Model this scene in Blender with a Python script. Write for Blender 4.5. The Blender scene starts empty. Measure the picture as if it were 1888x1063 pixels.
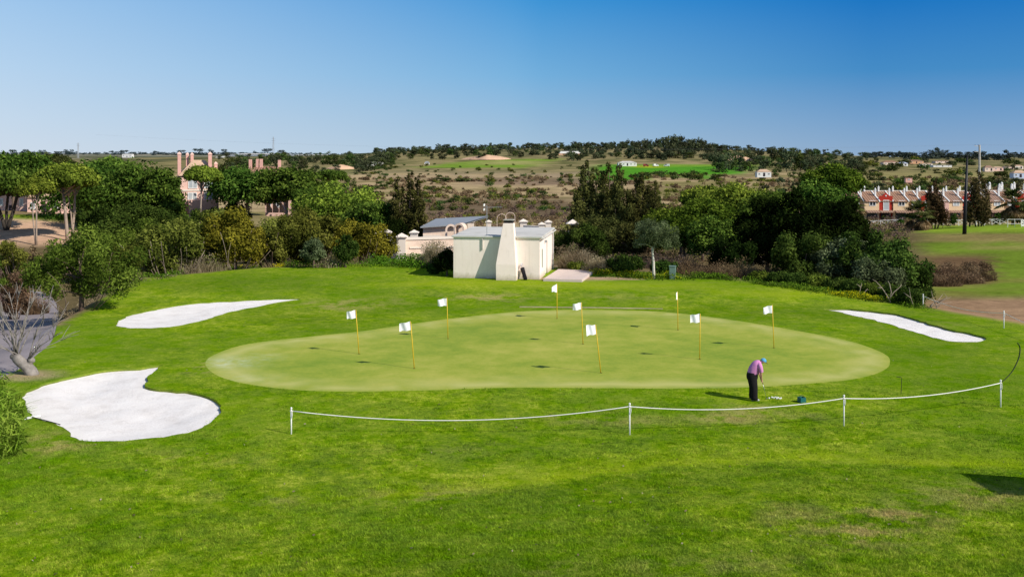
import bpy, bmesh, math, random
import numpy as np
from mathutils import Vector, Matrix
from mathutils.geometry import delaunay_2d_cdt

# ---------------------------------------------------------------- basics
F, CX, HY, EYE = 1900.0, 944.0, 292.0, 9.0      # survey constants of the view: focal length and eye level
PI = math.pi
rng = np.random.default_rng(7)
random.seed(7)
scene = bpy.context.scene
COL = scene.collection

SUN_EL = math.radians(36.0)
SUN_ROT = math.atan2(0.82, -0.57)               # clockwise from +Y
TO_SUN = Vector((math.sin(SUN_ROT) * math.cos(SUN_EL), math.cos(SUN_ROT) * math.cos(SUN_EL), math.sin(SUN_EL)))


def vnoise(x, y, seed=0):
    x = np.asarray(x, float); y = np.asarray(y, float)
    xi = np.floor(x).astype(np.int64); yi = np.floor(y).astype(np.int64)
    xf = x - xi; yf = y - yi
    def h(a, b):
        n = (a * 374761393 + b * 668265263 + seed * 974711) & 0x7fffffff
        n = ((n ^ (n >> 13)) * 1274126177) & 0x7fffffff
        return ((n ^ (n >> 16)) & 0xffff) / 65535.0
    u = xf * xf * (3 - 2 * xf); v = yf * yf * (3 - 2 * yf)
    return (h(xi, yi) * (1 - u) + h(xi + 1, yi) * u) * (1 - v) + (h(xi, yi + 1) * (1 - u) + h(xi + 1, yi + 1) * u) * v


def fbm(x, y, seed=0, octv=4):
    s = 0; a = 0.5; t = 0
    for k in range(octv):
        s = s + a * vnoise(x * 2 ** k, y * 2 ** k, seed + k); t += a; a *= 0.5
    return s / t


def sstep(a, b, x):
    t = np.clip((np.asarray(x, float) - a) / (b - a), 0, 1)
    return t * t * (3 - 2 * t)


# ---------------------------------------------------------------- terrain
COLS = [-900, -300, 100, 300, 600, 800, 944, 1200, 1350, 1500, 1700, 1888, 2200, 2800]
YNEAR = [40, 65, 80, 90, 105, 125, 150, 170, 200, 240]
ZNEAR = {
    -900: [-.8, -1.6, -2.6, -3.2, -3.8, -4, -3, -1.0, -1.0, -1.6],
    -300: [-.8, -1.6, -2.6, -3.2, -3.8, -4, -3, -1.0, -1.0, -1.6],
    100: [-.4, -1.4, -2.6, -3.2, -3.9, -4.1, -3.2, -0.9, -1.0, -1.8],
    300: [-.2, -.6, -1.5, -2.0, -2.8, -3.6, -3.6, -3.2, -2.6, -2.8],
    600: [0, 0, -.3, -.8, -1.5, -2.6, -3.4, -4.0, -4.4, -4.8],
    800: [0, 0, 0, -.5, -1.5, -2.6, -3.8, -4.6, -5.6, -6.4],
    944: [0, 0, 0, -.4, -1.6, -2.7, -4.0, -4.9, -6.0, -6.8],
    1200: [0, 0, -.4, -.9, -1.6, -2.6, -3.6, -4.4, -5.4, -6.2],
    1350: [0, 0, -.7, -1.2, -1.9, -2.8, -3.6, -4.2, -5.2, -6.0],
    1500: [0, -.2, -1.1, -1.6, -2.1, -2.8, -3.4, -4.0, -4.8, -5.6],
    1700: [0, -1.0, -2.1, -2.8, -3.1, -3.1, -3.3, -3.5, -4.3, -5.2],
    1888: [0, -1.2, -1.9, -2.4, -2.6, -2.3, -1.4, -1.8, -3.9, -5.2],
    2200: [0, -1.2, -1.9, -2.2, -2.2, -1.6, -.6, -1.2, -3.6, -5.2],
    2800: [0, -1.2, -1.9, -2.2, -2.2, -1.6, -.6, -1.2, -3.6, -5.2],
}
YFAR = [320, 480, 700, 950, 1200, 1600, 2800, 5000, 9000]
RFAR = {
    -900: [380, 352, 325, 310, 300, 292, 287, 285, 284],
    -300: [380, 352, 325, 310, 300, 292, 287, 285, 284],
    100: [376, 350, 322, 305, 296, 290, 286, 284, 283],
    300: [380, 350, 322, 306, 297, 291, 287, 284, 283],
    600: [384, 350, 320, 304, 290, 287, 288, 286, 285],
    800: [386, 350, 318, 301, 279, 273, 288, 287, 286],
    944: [388, 351, 319, 301, 279, 273, 288, 288, 288],
    1200: [386, 345, 316, 300, 274, 266, 288, 289, 289],
    1350: [386, 345, 317, 301, 279, 274, 290, 290, 290],
    1500: [384, 348, 320, 301, 286, 284, 291, 291, 291],
    1700: [380, 346, 322, 306, 297, 291, 289, 290, 291],
    1888: [378, 346, 324, 308, 297, 289, 287, 289, 291],
    2200: [378, 346, 324, 308, 297, 289, 287, 289, 291],
    2800: [378, 346, 324, 308, 297, 289, 287, 289, 291],
}
YT = np.array(YNEAR + YFAR, float)
TAB = np.array([ZNEAR[c] + [EYE - (r - HY) * y / F for r, y in zip(RFAR[c], YFAR)] for c in COLS])
# dense, smoothed copy of the survey table
GPX = np.linspace(-900, 2800, 186); GLY = np.linspace(math.log(38), math.log(9000), 260)
_tmp = np.array([np.interp(GLY, np.log(YT), TAB[i]) for i in range(len(COLS))])
DENSE = np.array([[np.interp(p, COLS, _tmp[:, j]) for p in GPX] for j in range(len(GLY))])   # [ly, px]
def _blur(a, n, ax):
    k = np.hanning(2 * n + 3)[1:-1]; k /= k.sum()
    pad = [(0, 0), (0, 0)]; pad[ax] = (n, n)
    b = np.pad(a, pad, mode='edge')
    return np.apply_along_axis(lambda v: np.convolve(v, k, 'valid'), ax, b)
DENSE = _blur(_blur(DENSE, 6, 0), 7, 1)
EDGE_PX = [-900, -300, 0, 60, 100, 200, 250, 480, 700, 840, 1100, 1240, 1400, 1500, 1640, 1720, 1888, 2100, 2800]
EDGE_Y = [36, 40, 46, 50, 55.5, 67.6, 76, 83.4, 86.5, 86, 84, 77, 74.5, 71, 65.5, 62, 56, 50, 44]
RIDGE_PX = [-900, 0, 500, 850, 1000, 1250, 1500, 1888, 2800]
RIDGE_Y = [25, 25.6, 26.8, 27.9, 28.8, 30.4, 30.8, 30, 30]


def edge_y(px):
    return np.interp(px, EDGE_PX, EDGE_Y)


def zt(X, Y):
    X = np.asarray(X, float); Y = np.asarray(Y, float)
    Yc = np.maximum(Y, 20.0)
    px = np.clip(CX + F * X / Yc, -899, 2799)
    ly = np.clip(np.log(np.maximum(Yc, 38.2)), GLY[0], GLY[-1] - 1e-6)
    fi = (ly - GLY[0]) / (GLY[1] - GLY[0]); i = np.floor(fi).astype(int); i = np.minimum(i, len(GLY) - 2); fi = fi - i
    fj = (px - GPX[0]) / (GPX[1] - GPX[0]); j = np.floor(fj).astype(int); j = np.minimum(j, len(GPX) - 2); fj = fj - j
    t = (DENSE[i, j] * (1 - fj) + DENSE[i, j + 1] * fj) * (1 - fi) + (DENSE[i + 1, j] * (1 - fj) + DENSE[i + 1, j + 1] * fj) * fi
    e = edge_y(px)
    w = sstep(e - 0.5, e + 9, Yc)
    plat = 0.10 * (fbm(X / 14, Y / 14, 3, 2) - .5) + 0.075 * np.maximum(0, np.interp(px, RIDGE_PX, RIDGE_Y) - Yc) * sstep(250, 900, px) \
        + 0.14 * sstep(64, 71, Yc) - 0.12 * sstep(55, 61, Yc) * (1 - sstep(62, 70, Yc))
    wild = (fbm(X / 9, Y / 9, 11, 3) - .5) * 0.8 * sstep(0, 1, w) * np.minimum(1, Yc / 150)
    return plat * (1 - w) + t * w + wild


def zt1(x, y):
    return float(zt(np.array([x]), np.array([y]))[0])


def hit(px, row):
    """first ground point seen in the direction (px,row)"""
    Y = np.exp(np.linspace(math.log(15), math.log(8500), 5000))
    X = (px - CX) / F * Y
    r = HY + F * (EYE - zt(X, Y)) / Y
    ok = np.nonzero(r <= row)[0]
    k = ok[0] if len(ok) else len(Y) - 1
    if k > 0:
        f = (r[k - 1] - row) / max(1e-9, r[k - 1] - r[k]); y = Y[k - 1] + f * (Y[k] - Y[k - 1])
    else:
        y = Y[0]
    x = (px - CX) / F * y
    return Vector((x, y, zt1(x, y)))


def at(px, row, Y):
    return Vector(((px - CX) / F * Y, Y, EYE - (row - HY) / F * Y))


def gnd(px, Y):
    x = (px - CX) / F * Y
    return Vector((x, Y, zt1(x, Y)))


# ---------------------------------------------------------------- materials
def new_mat(name):
    m = bpy.data.materials.new(name); m.use_nodes = True
    nt = m.node_tree; nt.nodes.clear()
    return m, nt


class N:
    """tiny node helper"""
    def __init__(s, nt): s.nt = nt
    def n(s, t, **kw):
        o = s.nt.nodes.new(t)
        for k, v in kw.items():
            if hasattr(o, k) and not k.startswith('i_'): setattr(o, k, v)
        return o
    def link(s, a, b): s.nt.links.new(a, b)
    def noise(s, vec, scale, detail=4, rough=.55, w=0):
        o = s.n('ShaderNodeTexNoise'); o.inputs['Scale'].default_value = scale; o.inputs['Detail'].default_value = detail
        o.inputs['Roughness'].default_value = rough
        if w:
            ad = s.n('ShaderNodeVectorMath'); ad.operation = 'ADD'; ad.inputs[1].default_value = (w * 13.7, w * 7.3, w * 3.1)
            s.link(vec, ad.inputs[0]); vec = ad.outputs[0]
        s.link(vec, o.inputs['Vector']); return o.outputs['Fac']
    def ramp(s, fac, stops):
        o = s.n('ShaderNodeValToRGB'); e = o.color_ramp.elements
        while len(e) > 1: e.remove(e[-1])
        for i, (p, c) in enumerate(stops):
            el = e[0] if i == 0 else e.new(p)
            el.position = p; el.color = (*c, 1) if len(c) == 3 else c
        s.link(fac, o.inputs['Fac']); return o.outputs['Color']
    def mix(s, fac, a, b, mode='MIX'):
        o = s.n('ShaderNodeMixRGB'); o.blend_type = mode
        for i, v in ((0, fac), (1, a), (2, b)):
            if hasattr(v, 'is_linked'): s.link(v, o.inputs[i])
            elif i == 0: o.inputs[0].default_value = v
            else: o.inputs[i].default_value = (*v, 1) if len(v) == 3 else v
        return o.outputs[0]
    def math(s, op, a, b=0.0, clamp=False):
        o = s.n('ShaderNodeMath'); o.operation = op; o.use_clamp = clamp
        for i, v in ((0, a), (1, b)):
            if hasattr(v, 'is_linked'): s.link(v, o.inputs[i])
            else: o.inputs[i].default_value = v
        return o.outputs[0]
    def maprange(s, v, a, b, c=0, d=1):
        o = s.n('ShaderNodeMapRange'); o.inputs[1].default_value = a; o.inputs[2].default_value = b
        o.inputs[3].default_value = c; o.inputs[4].default_value = d
        s.link(v, o.inputs[0]); return o.outputs[0]
    def out(s, col, rough=.85, spec=.2, bump=None, bump_s=.3, bump_d=.03, metal=0, transl=0):
        out = s.n('ShaderNodeOutputMaterial')
        p = s.n('ShaderNodeBsdfPrincipled'); p.inputs['Roughness'].default_value = rough
        p.inputs['Specular IOR Level'].default_value = spec; p.inputs['Metallic'].default_value = metal
        if hasattr(col, 'is_linked'): s.link(col, p.inputs['Base Color'])
        else: p.inputs['Base Color'].default_value = (*col, 1)
        if bump is not None:
            b = s.n('ShaderNodeBump'); b.inputs['Strength'].default_value = bump_s; b.inputs['Distance'].default_value = bump_d
            s.link(bump, b.inputs['Height']); s.link(b.outputs[0], p.inputs['Normal'])
        sh = p.outputs[0]
        s.link(sh, out.inputs[0])


def plain(name, col, rough=.8, var=.2, scale=3.0, spec=.2, metal=0, bump=.1, stain=None):
    m, nt = new_mat(name); h = N(nt)
    tc = h.n('ShaderNodeTexCoord').outputs['Object']
    n1 = h.noise(tc, scale, 6, .6)
    n2 = h.noise(tc, scale * .23, 3, .5, 2)
    f = h.math('ADD', h.math('MULTIPLY', n1, .6), h.math('MULTIPLY', n2, .4))
    lo = tuple(c * (1 - var) for c in col); hi = tuple(min(.95, c * (1 + var)) for c in col)
    c = h.ramp(f, [(.3, lo), (.7, hi)])
    if stain:
        st = h.noise(tc, scale * .5, 8, .7, 5)
        c = h.mix(h.maprange(st, .52, .75, 0, .8), c, stain)
    h.out(c, rough, spec, n1 if bump else None, bump, .02, metal)
    return m


def foliage(name, dark, mid, light, objvar=.25, transl=.25, zone=.5):
    m, nt = new_mat(name); h = N(nt)
    at_ = h.n('ShaderNodeAttribute'); at_.attribute_name = 'tint'
    tc = h.n('ShaderNodeTexCoord').outputs['Object']
    nz = h.noise(tc, .55, 3, .6)
    f = h.math('ADD', h.math('MULTIPLY', at_.outputs['Fac'], 1 - zone * .6), h.math('MULTIPLY', h.maprange(nz, .3, .7, 0, 1), zone * .6))
    c = h.ramp(f, [(.1, dark), (.5, mid), (.95, light)])
    oi = h.n('ShaderNodeObjectInfo').outputs['Random']
    hsv = h.n('ShaderNodeHueSaturation')
    h.link(h.maprange(oi, 0, 1, .5 - .035 * objvar * 4, .5 + .025 * objvar * 4), hsv.inputs['Hue'])
    h.link(h.maprange(oi, 0, 1, 1 - objvar, 1 + objvar), hsv.inputs['Value'])
    h.link(c, hsv.inputs['Color'])
    d = h.n('ShaderNodeBsdfDiffuse'); t = h.n('ShaderNodeBsdfTranslucent'); mx = h.n('ShaderNodeMixShader')
    mx.inputs[0].default_value = transl
    h.link(hsv.outputs[0], d.inputs[0]); h.link(hsv.outputs[0], t.inputs[0])
    h.link(d.outputs[0], mx.inputs[1]); h.link(t.outputs[0], mx.inputs[2])
    o = h.n('ShaderNodeOutputMaterial'); h.link(mx.outputs[0], o.inputs[0])
    return m


def turf_color(h):
    pos = h.n('ShaderNodeNewGeometry').outputs['Position']
    n1 = h.noise(pos, .075, 4, .55)
    n2 = h.noise(pos, .42, 7, .66, 1)
    n3 = h.noise(pos, 8.0, 5, .75, 2)
    n4 = h.noise(pos, .9, 9, .72, 3)
    n6 = h.noise(pos, 2.6, 8, .74, 8)
    f = h.math('ADD', h.math('MULTIPLY', n2, .28), h.math('ADD', h.math('MULTIPLY', n6, .44), h.math('MULTIPLY', n3, .28)))
    c = h.ramp(f, [(.39, (.045, .112, .002)), (.465, (.124, .232, .004)), (.53, (.208, .310, .007)), (.605, (.41, .46, .050))])
    c = h.mix(h.maprange(n1, .42, .60, 0, .6), c, (.100, .215, .003))
    tan = h.mix(h.maprange(n3, .3, .7), (.30, .24, .07), (.55, .42, .20))
    rg = h.n('ShaderNodeAttribute'); rg.attribute_name = 'rough'  # longer grass and painted slope shade; below zero it is painted light
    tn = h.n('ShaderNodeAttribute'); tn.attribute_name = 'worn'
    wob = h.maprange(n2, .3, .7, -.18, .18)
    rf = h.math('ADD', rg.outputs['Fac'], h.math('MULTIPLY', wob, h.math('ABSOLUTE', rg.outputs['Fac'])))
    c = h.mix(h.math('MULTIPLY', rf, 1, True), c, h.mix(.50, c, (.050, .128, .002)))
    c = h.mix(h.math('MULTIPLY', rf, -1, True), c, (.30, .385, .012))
    msk = h.math('MULTIPLY', h.maprange(n4, .42, .55, 0, 1), tn.outputs['Fac'], True)
    c = h.mix(msk, c, tan)
    return c, n3, n2, pos


def mat_ground():
    m, nt = new_mat('ground_cover'); h = N(nt)
    tc, n3, n2, pos = turf_color(h)
    a = h.n('ShaderNodeAttribute'); a.attribute_name = 'zone'
    b = h.n('ShaderNodeAttribute'); b.attribute_name = 'turf'
    big = h.noise(pos, .09, 8, .7, 6); sm = h.noise(pos, 1.3, 8, .7, 7)
    k = h.maprange(h.math('ADD', h.math('MULTIPLY', big, .5), h.math('MULTIPLY', sm, .5)), .32, .68, .5, 1.5)
    kc = h.n('ShaderNodeCombineXYZ')
    for i in range(3): h.link(k, kc.inputs[i])
    wild = h.mix(1.0, a.outputs['Color'], kc.outputs[0], 'MULTIPLY')
    c = h.mix(b.outputs['Fac'], wild, tc)
    hgt = h.math('ADD', h.math('MULTIPLY', n3, .7), h.math('MULTIPLY', n2, .6))
    h.out(c, .95, 0.0, hgt, .5, .08)
    return m


def mat_green():
    m, nt = new_mat('green_turf'); h = N(nt)
    pos = h.n('ShaderNodeNewGeometry').outputs['Position']
    n1 = h.noise(pos, .16, 5, .6); n2 = h.noise(pos, .9, 6, .65, 1); n3 = h.noise(pos, 7, 5, .7, 2)
    f = h.math('ADD', h.math('MULTIPLY', n1, .45), h.math('ADD', h.math('MULTIPLY', n2, .35), h.math('MULTIPLY', n3, .2)))
    c = h.ramp(f, [(.38, (.20, .295, .026)), (.5, (.31, .365, .042)), (.62, (.43, .43, .078))])
    rim = h.n('ShaderNodeAttribute'); rim.attribute_name = 'rim'
    c = h.mix(h.math('MULTIPLY', rim.outputs['Fac'], .95), c, (.50, .49, .15))
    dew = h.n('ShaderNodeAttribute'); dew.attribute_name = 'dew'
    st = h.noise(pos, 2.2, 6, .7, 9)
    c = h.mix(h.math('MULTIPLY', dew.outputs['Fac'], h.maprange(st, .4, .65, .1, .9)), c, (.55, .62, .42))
    h.out(c, .85, .15, n3, .25, .03)
    return m


def mat_sand():
    m, nt = new_mat('sand'); h = N(nt)
    pos = h.n('ShaderNodeNewGeometry').outputs['Position']
    n1 = h.noise(pos, 1.1, 8, .7); n2 = h.noise(pos, 9, 6, .7, 1); n3 = h.noise(pos, .35, 3, .5, 2)
    c = h.ramp(n1, [(.25, (.70, .645, .60)), (.5, (.86, .81, .77)), (.75, (.91, .87, .83))])
    spk = h.maprange(h.noise(pos, 3.4, 5, .8, 4), .66, .74, 0, .5)
    c = h.mix(spk, c, (.42, .38, .33))
    hh = h.math('ADD', h.math('MULTIPLY', n1, .8), h.math('MULTIPLY', n2, .5))
    h.out(c, .95, .05, hh, .5, .10)
    return m


def mat_road():
    m, nt = new_mat('asphalt'); h = N(nt)
    pos = h.n('ShaderNodeNewGeometry').outputs['Position']
    n1 = h.noise(pos, .5, 6, .65); n2 = h.noise(pos, 14, 4, .7, 1)
    f = h.math('ADD', h.math('MULTIPLY', n1, .6), h.math('MULTIPLY', n2, .4))
    c = h.ramp(f, [(.3, (.20, .17, .175)), (.55, (.31, .27, .275)), (.75, (.40, .36, .35))])
    h.out(c, .9, .2, n2, .3, .02)
    return m


def mat_blade():
    m, nt = new_mat('grass_blade'); h = N(nt)
    c, n3, n2, pos = turf_color(h)
    t = h.n('ShaderNodeAttribute'); t.attribute_name = 'tint'
    k = h.maprange(t.outputs['Fac'], 0, 1, .70, 2.2)
    kc = h.n('ShaderNodeCombineXYZ')
    for i in range(3): h.link(k, kc.inputs[i])
    c = h.mix(1.0, c, kc.outputs[0], 'MULTIPLY')
    d = h.n('ShaderNodeBsdfDiffuse'); tr = h.n('ShaderNodeBsdfTranslucent'); mx = h.n('ShaderNodeMixShader'); mx.inputs[0].default_value = .35
    h.link(c, d.inputs[0]); h.link(c, tr.inputs[0]); h.link(d.outputs[0], mx.inputs[1]); h.link(tr.outputs[0], mx.inputs[2])
    o = h.n('ShaderNodeOutputMaterial'); h.link(mx.outputs[0], o.inputs[0])
    return m


def mat_roof_tile(name, c1, c2):
    m, nt = new_mat(name); h = N(nt)
    tc = h.n('ShaderNodeTexCoord').outputs['Object']
    w = h.n('ShaderNodeTexWave'); w.wave_type = 'BANDS'; w.bands_direction = 'X'; w.inputs['Scale'].default_value = .55
    w.inputs['Distortion'].default_value = .6; w.inputs['Detail'].default_value = 2
    h.link(tc, w.inputs['Vector'])
    n = h.noise(tc, 2.5, 5, .7)
    c = h.mix(w.outputs['Fac'], c1, c2)
    c = h.mix(h.maprange(n, .35, .7, 0, .5), c, (.22, .16, .11))
    h.out(c, .85, .2, w.outputs['Fac'], .6, .08)
    return m


M = {}
M['ground'] = mat_ground(); M['green'] = mat_green(); M['sand'] = mat_sand(); M['road'] = mat_road(); M['blade'] = mat_blade()
M['pine'] = foliage('pine_needles', (0.0080, 0.0176, 0.0032), (0.0584, 0.1098, 0.0152), (0.2046, 0.2932, 0.0436), .14)
M['pine_olive'] = foliage('pine_needles_olive', (0.0220, 0.0360, 0.0050), (0.1435, 0.2025, 0.0236), (0.3872, 0.4498, 0.0586), .12)
M['pine_fresh'] = foliage('pine_needles_fresh', (0.0096, 0.0224, 0.0032), (0.0502, 0.0921, 0.0092), (0.1915, 0.2722, 0.0302), .10)
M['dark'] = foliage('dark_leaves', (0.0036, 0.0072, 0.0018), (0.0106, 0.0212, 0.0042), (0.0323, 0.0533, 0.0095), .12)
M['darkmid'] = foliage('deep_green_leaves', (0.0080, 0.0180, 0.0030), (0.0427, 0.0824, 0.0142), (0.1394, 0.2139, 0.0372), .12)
M['greyolive'] = foliage('olive_leaves', (0.0220, 0.0340, 0.0120), (0.1013, 0.1323, 0.0567), (0.2635, 0.3100, 0.1550), .1)
M['bush'] = foliage('bush_leaves', (0.0140, 0.0220, 0.0040), (0.1050, 0.1230, 0.0195), (0.3075, 0.3225, 0.0600), .12)
M['bush_green'] = foliage('bush_leaves_green', (0.0140, 0.0280, 0.0040), (0.0882, 0.1355, 0.0176), (0.2728, 0.3518, 0.0517), .10)
M['bush_yellow'] = foliage('bush_leaves_yellow', (0.0200, 0.0240, 0.0040), (0.1553, 0.1485, 0.0162), (0.4160, 0.3705, 0.0390), .08)
M['casuarina'] = foliage('brown_green_sprays', (0.0120, 0.0140, 0.0040), (0.0709, 0.0776, 0.0202), (0.2279, 0.2170, 0.0608), .15)
M['reddish'] = foliage('reddish_brown_sprays', (.022, .016, .007), (.085, .062, .026), (.18, .13, .06), .15)
M['dry'] = foliage('dry_stems', (.075, .058, .030), (.27, .215, .125), (.52, .44, .29), .12)
M['drybrown'] = foliage('dry_brown_stems', (0.0350, 0.0220, 0.0120), (0.1719, 0.1121, 0.0628), (0.3900, 0.2762, 0.1625), .15)
M['purple'] = foliage('heather_brown_stems', (.05, .034, .026), (.15, .10, .078), (.27, .19, .15), .15)
M['weed'] = foliage('weed_leaves', (.025, .06, .006), (.09, .19, .015), (.20, .33, .03), .1)
M['flower'] = foliage('yellow_flowers', (.22, .26, .01), (.50, .46, .01), (.75, .68, .03), .05)
M['farleaf'] = foliage('haze_greyed_hill_leaves', (.020, .030, .016), (.065, .082, .040), (.150, .170, .080), .3, .2)  # leaf colour lightened and greyed to stand in for distance haze
M['farpine'] = foliage('hill_pine_leaves', (.018, .032, .010), (.060, .092, .024), (.145, .190, .050), .3, .2)
M['ridgehaze'] = foliage('haze_tinted_ridge_leaves', (.026, .036, .032), (.055, .072, .058), (.11, .13, .095), .25, .1)  # blue-grey distance haze mixed into the leaf colour
M['hazeleaf'] = foliage('haze_tinted_leaves', (.035, .055, .060), (.060, .090, .095), (.10, .13, .125), .2, .1)  # aerial haze of the far skyline painted into the leaf colour
M['tallgrass'] = foliage('tall_grass_blades', (.05, .11, .008), (.20, .33, .03), (.46, .56, .10), .05)
M['palm'] = foliage('palm_fronds', (.02, .035, .008), (.075, .10, .025), (.19, .20, .07), .1)
M['palmdry'] = foliage('dry_palm_fronds', (.08, .05, .02), (.24, .17, .08), (.42, .32, .17), .1)
M['bark'] = plain('bark', (.16, .115, .085), .9, .35, 4, .1, 0, .4)
M['darkbark'] = plain('dark_bark', (.06, .05, .04), .9, .3, 4, .1)
M['barkpale'] = plain('pale_bark', (.36, .28, .22), .9, .3, 4, .1, 0, .4)
M['barkgrey'] = plain('grey_bark', (.27, .24, .215), .9, .5, 5, .1, 0, .8, stain=(.05, .04, .035))
M['whitebark'] = plain('whitewashed_bark', (.62, .58, .50), .9, .2, 6, .1, 0, .3)
M['twig'] = plain('dead_twig', (.34, .27, .21), .9, .3, 5, .1, 0, .2)
M['cream'] = plain('cream_render', (.95, .81, .73), .85, .05, 1.6, .15, 0, .12, stain=(.74, .65, .55))
def mat_hutwall():
    m, nt = new_mat('weathered_cream_render'); h = N(nt)
    tc = h.n('ShaderNodeTexCoord').outputs['Object']; sp = h.n('ShaderNodeSeparateXYZ'); h.link(tc, sp.inputs[0])
    mp = h.n('ShaderNodeMapping'); mp.inputs['Scale'].default_value = (2.2, 2.2, .22); h.link(tc, mp.inputs['Vector'])
    streak = h.noise(mp.outputs[0], 1.6, 6, .65); fine = h.noise(tc, 3.5, 7, .65, 1); big = h.noise(tc, .6, 4, .6, 2)
    c = h.ramp(big, [(.3, (.91, .76, .675)), (.7, (.97, .835, .755))])
    c = h.mix(h.maprange(streak, .52, .78, 0, .45), c, (.62, .53, .43))
    c = h.mix(h.maprange(fine, .58, .78, 0, .35), c, (.66, .56, .46))
    zz = h.math('ADD', sp.outputs[2], h.math('MULTIPLY', fine, -.55))
    c = h.mix(h.maprange(zz, -.25, .22, .75, 0), c, (.42, .36, .22))
    h.out(c, .88, .1, fine, .2, .02)
    return m
M['hutwall'] = mat_hutwall()
M['creamroof'] = plain('pale_flat_roof', (.60, .58, .54), .9, .12, 1.2, .15, 0, .15, stain=(.40, .38, .34))
M['peach'] = plain('peach_render', (.80, .62, .50), .85, .08, 1.2, .1, 0, .1, stain=(.55, .38, .28))
M['peachwhite'] = plain('peach_white_trim', (.80, .70, .60), .85, .06, 1.5, .1)
M['pink'] = plain('pink_render', (.82, .54, .45), .85, .08, .8, .1, 0, .1, stain=(.72, .42, .34))
M['pinkbrick'] = plain('pink_red_brick', (.72, .41, .34), .9, .15, 1.5, .1)
M['redwall'] = plain('red_render', (.40, .035, .022), .8, .12, .8, .15, stain=(.35, .03, .02))
M['apricot'] = plain('apricot_render', (.72, .53, .33), .85, .07, .8, .1, stain=(.60, .40, .22))
M['lilac'] = plain('pink_lilac_render', (.66, .42, .36), .85, .07, .8, .1)
M['white'] = plain('white_paint', (.80, .79, .76), .7, .05, 2, .2)
M['whitewall'] = plain('white_wall', (.78, .76, .72), .85, .06, .4, .1)
M['cloth'] = plain('white_cloth', (.80, .81, .84), .9, .04, 6, .05)
M['yellow'] = plain('yellow_stick', (.72, .46, .02), .5, .06, 4, .4)
M['rope'] = plain('white_rope', (.78, .76, .70), .9, .08, 12, .05)
M['tile'] = mat_roof_tile('clay_tiles', (.20, .095, .06), (.42, .235, .15))
M['tiledark'] = mat_roof_tile('dark_clay_tiles', (.20, .11, .08), (.40, .25, .18))
M['tilepale'] = plain('pale_clay_tiles', (.55, .38, .26), .9, .2, 1.0, .1, stain=(.38, .26, .18))
M['glass'] = plain('window_glass', (.03, .035, .05), .15, .1, 1, .5, 0, 0)
M['greyglass'] = plain('pale_window_glass', (.42, .45, .46), .25, .1, 1, .5, 0, 0)
M['shadowy'] = plain('dark_interior', (.05, .04, .045), .9, .2, 1, .1)
M['metalgrey'] = plain('grey_sheet_metal', (.36, .38, .40), .5, .08, 1, .4, .3)
M['steel'] = plain('steel', (.5, .5, .52), .35, .05, 6, .5, .8, 0)
M['black'] = plain('black_metal', (.012, .012, .014), .5, .2, 4, .3)
M['blackcap'] = plain('black_chimney_pot', (.02, .02, .02), .8, .3, 4, .2)
M['concrete'] = plain('concrete', (.50, .47, .42), .9, .12, 2, .1, stain=(.36, .33, .28))
M['pinkslab'] = plain('pinkish_paving', (.66, .54, .48), .9, .08, 1.5, .1, stain=(.5, .4, .35))
M['boxgreen'] = plain('grey_green_cabinet', (.16, .24, .20), .6, .08, 3, .3)
M['teal'] = plain('teal_plastic', (.01, .12, .12), .5, .15, 8, .4)
M['doorgreen'] = plain('green_shutter', (.02, .13, .055), .6, .1, 6, .3)
M['skin'] = plain('skin', (.52, .27, .18), .6, .08, 8, .3)
M['shirt'] = plain('pink_shirt', (.66, .26, .52), .9, .10, 9, .1, 0, .4)
M['trousers'] = plain('black_trousers', (.016, .014, .015), .9, .25, 9, .1, 0, .4)
M['cap'] = plain('blue_cap', (.10, .36, .56), .8, .15, 8, .2)
M['capwhite'] = plain('white_cap_panel', (.75, .78, .80), .8, .05, 8, .2)
M['darkhair'] = plain('grey_hair', (.30, .27, .25), .9, .2, 12, .1)
M['shoe'] = plain('shoe_leather', (.45, .43, .42), .5, .2, 8, .3)
M['bag'] = plain('black_bag_fabric', (.015, .014, .018), .7, .3, 6, .2)
M['ball'] = plain('ball_white', (.85, .85, .83), .35, .03, 20, .5, 0, 0)
M['earth'] = plain('bare_earth', (.22, .14, .085), .95, .25, 2.5, .05, 0, .5)
M['dirtstrip'] = plain('worn_earth_strip', (.40, .33, .20), .95, .3, 1.5, .05, 0, .4, stain=(.20, .24, .05))
M['clay'] = plain('orange_clay', (.62, .40, .26), .95, .18, .25, .05, 0, .4, stain=(.45, .28, .17))
M['orangewall'] = plain('orange_render', (.66, .38, .22), .9, .1, .3, .1)
M['bluewall'] = plain('blue_white_render', (.52, .58, .72), .85, .06, .5, .1)
M['carred'] = plain('red_car_paint', (.25, .03, .03), .4, .1, 2, .5)
M['carwhite'] = plain('white_car_paint', (.75, .75, .75), .4, .05, 2, .5)
M['tyre'] = plain('tyre_rubber', (.02, .02, .02), .9, .2, 8, .1)
M['hose'] = plain('dark_hose', (.03, .03, .02), .7, .2, 8, .2)


# ---------------------------------------------------------------- object helpers
def tag(o, label=None, cat=None, group=None, kind=None):
    if cat and not kind: kind = 'thing'
    if label: o['label'] = label
    if cat: o['category'] = cat
    if group: o['group'] = group
    if kind: o['kind'] = kind
    return o


def empty(name, loc, rz=0.0, label=None, cat=None, group=None):
    o = bpy.data.objects.new(name, None); COL.objects.link(o)
    o.empty_display_size = .3
    o.location = loc; o.rotation_euler = (0, 0, rz)
    return tag(o, label, cat, group)


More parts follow.
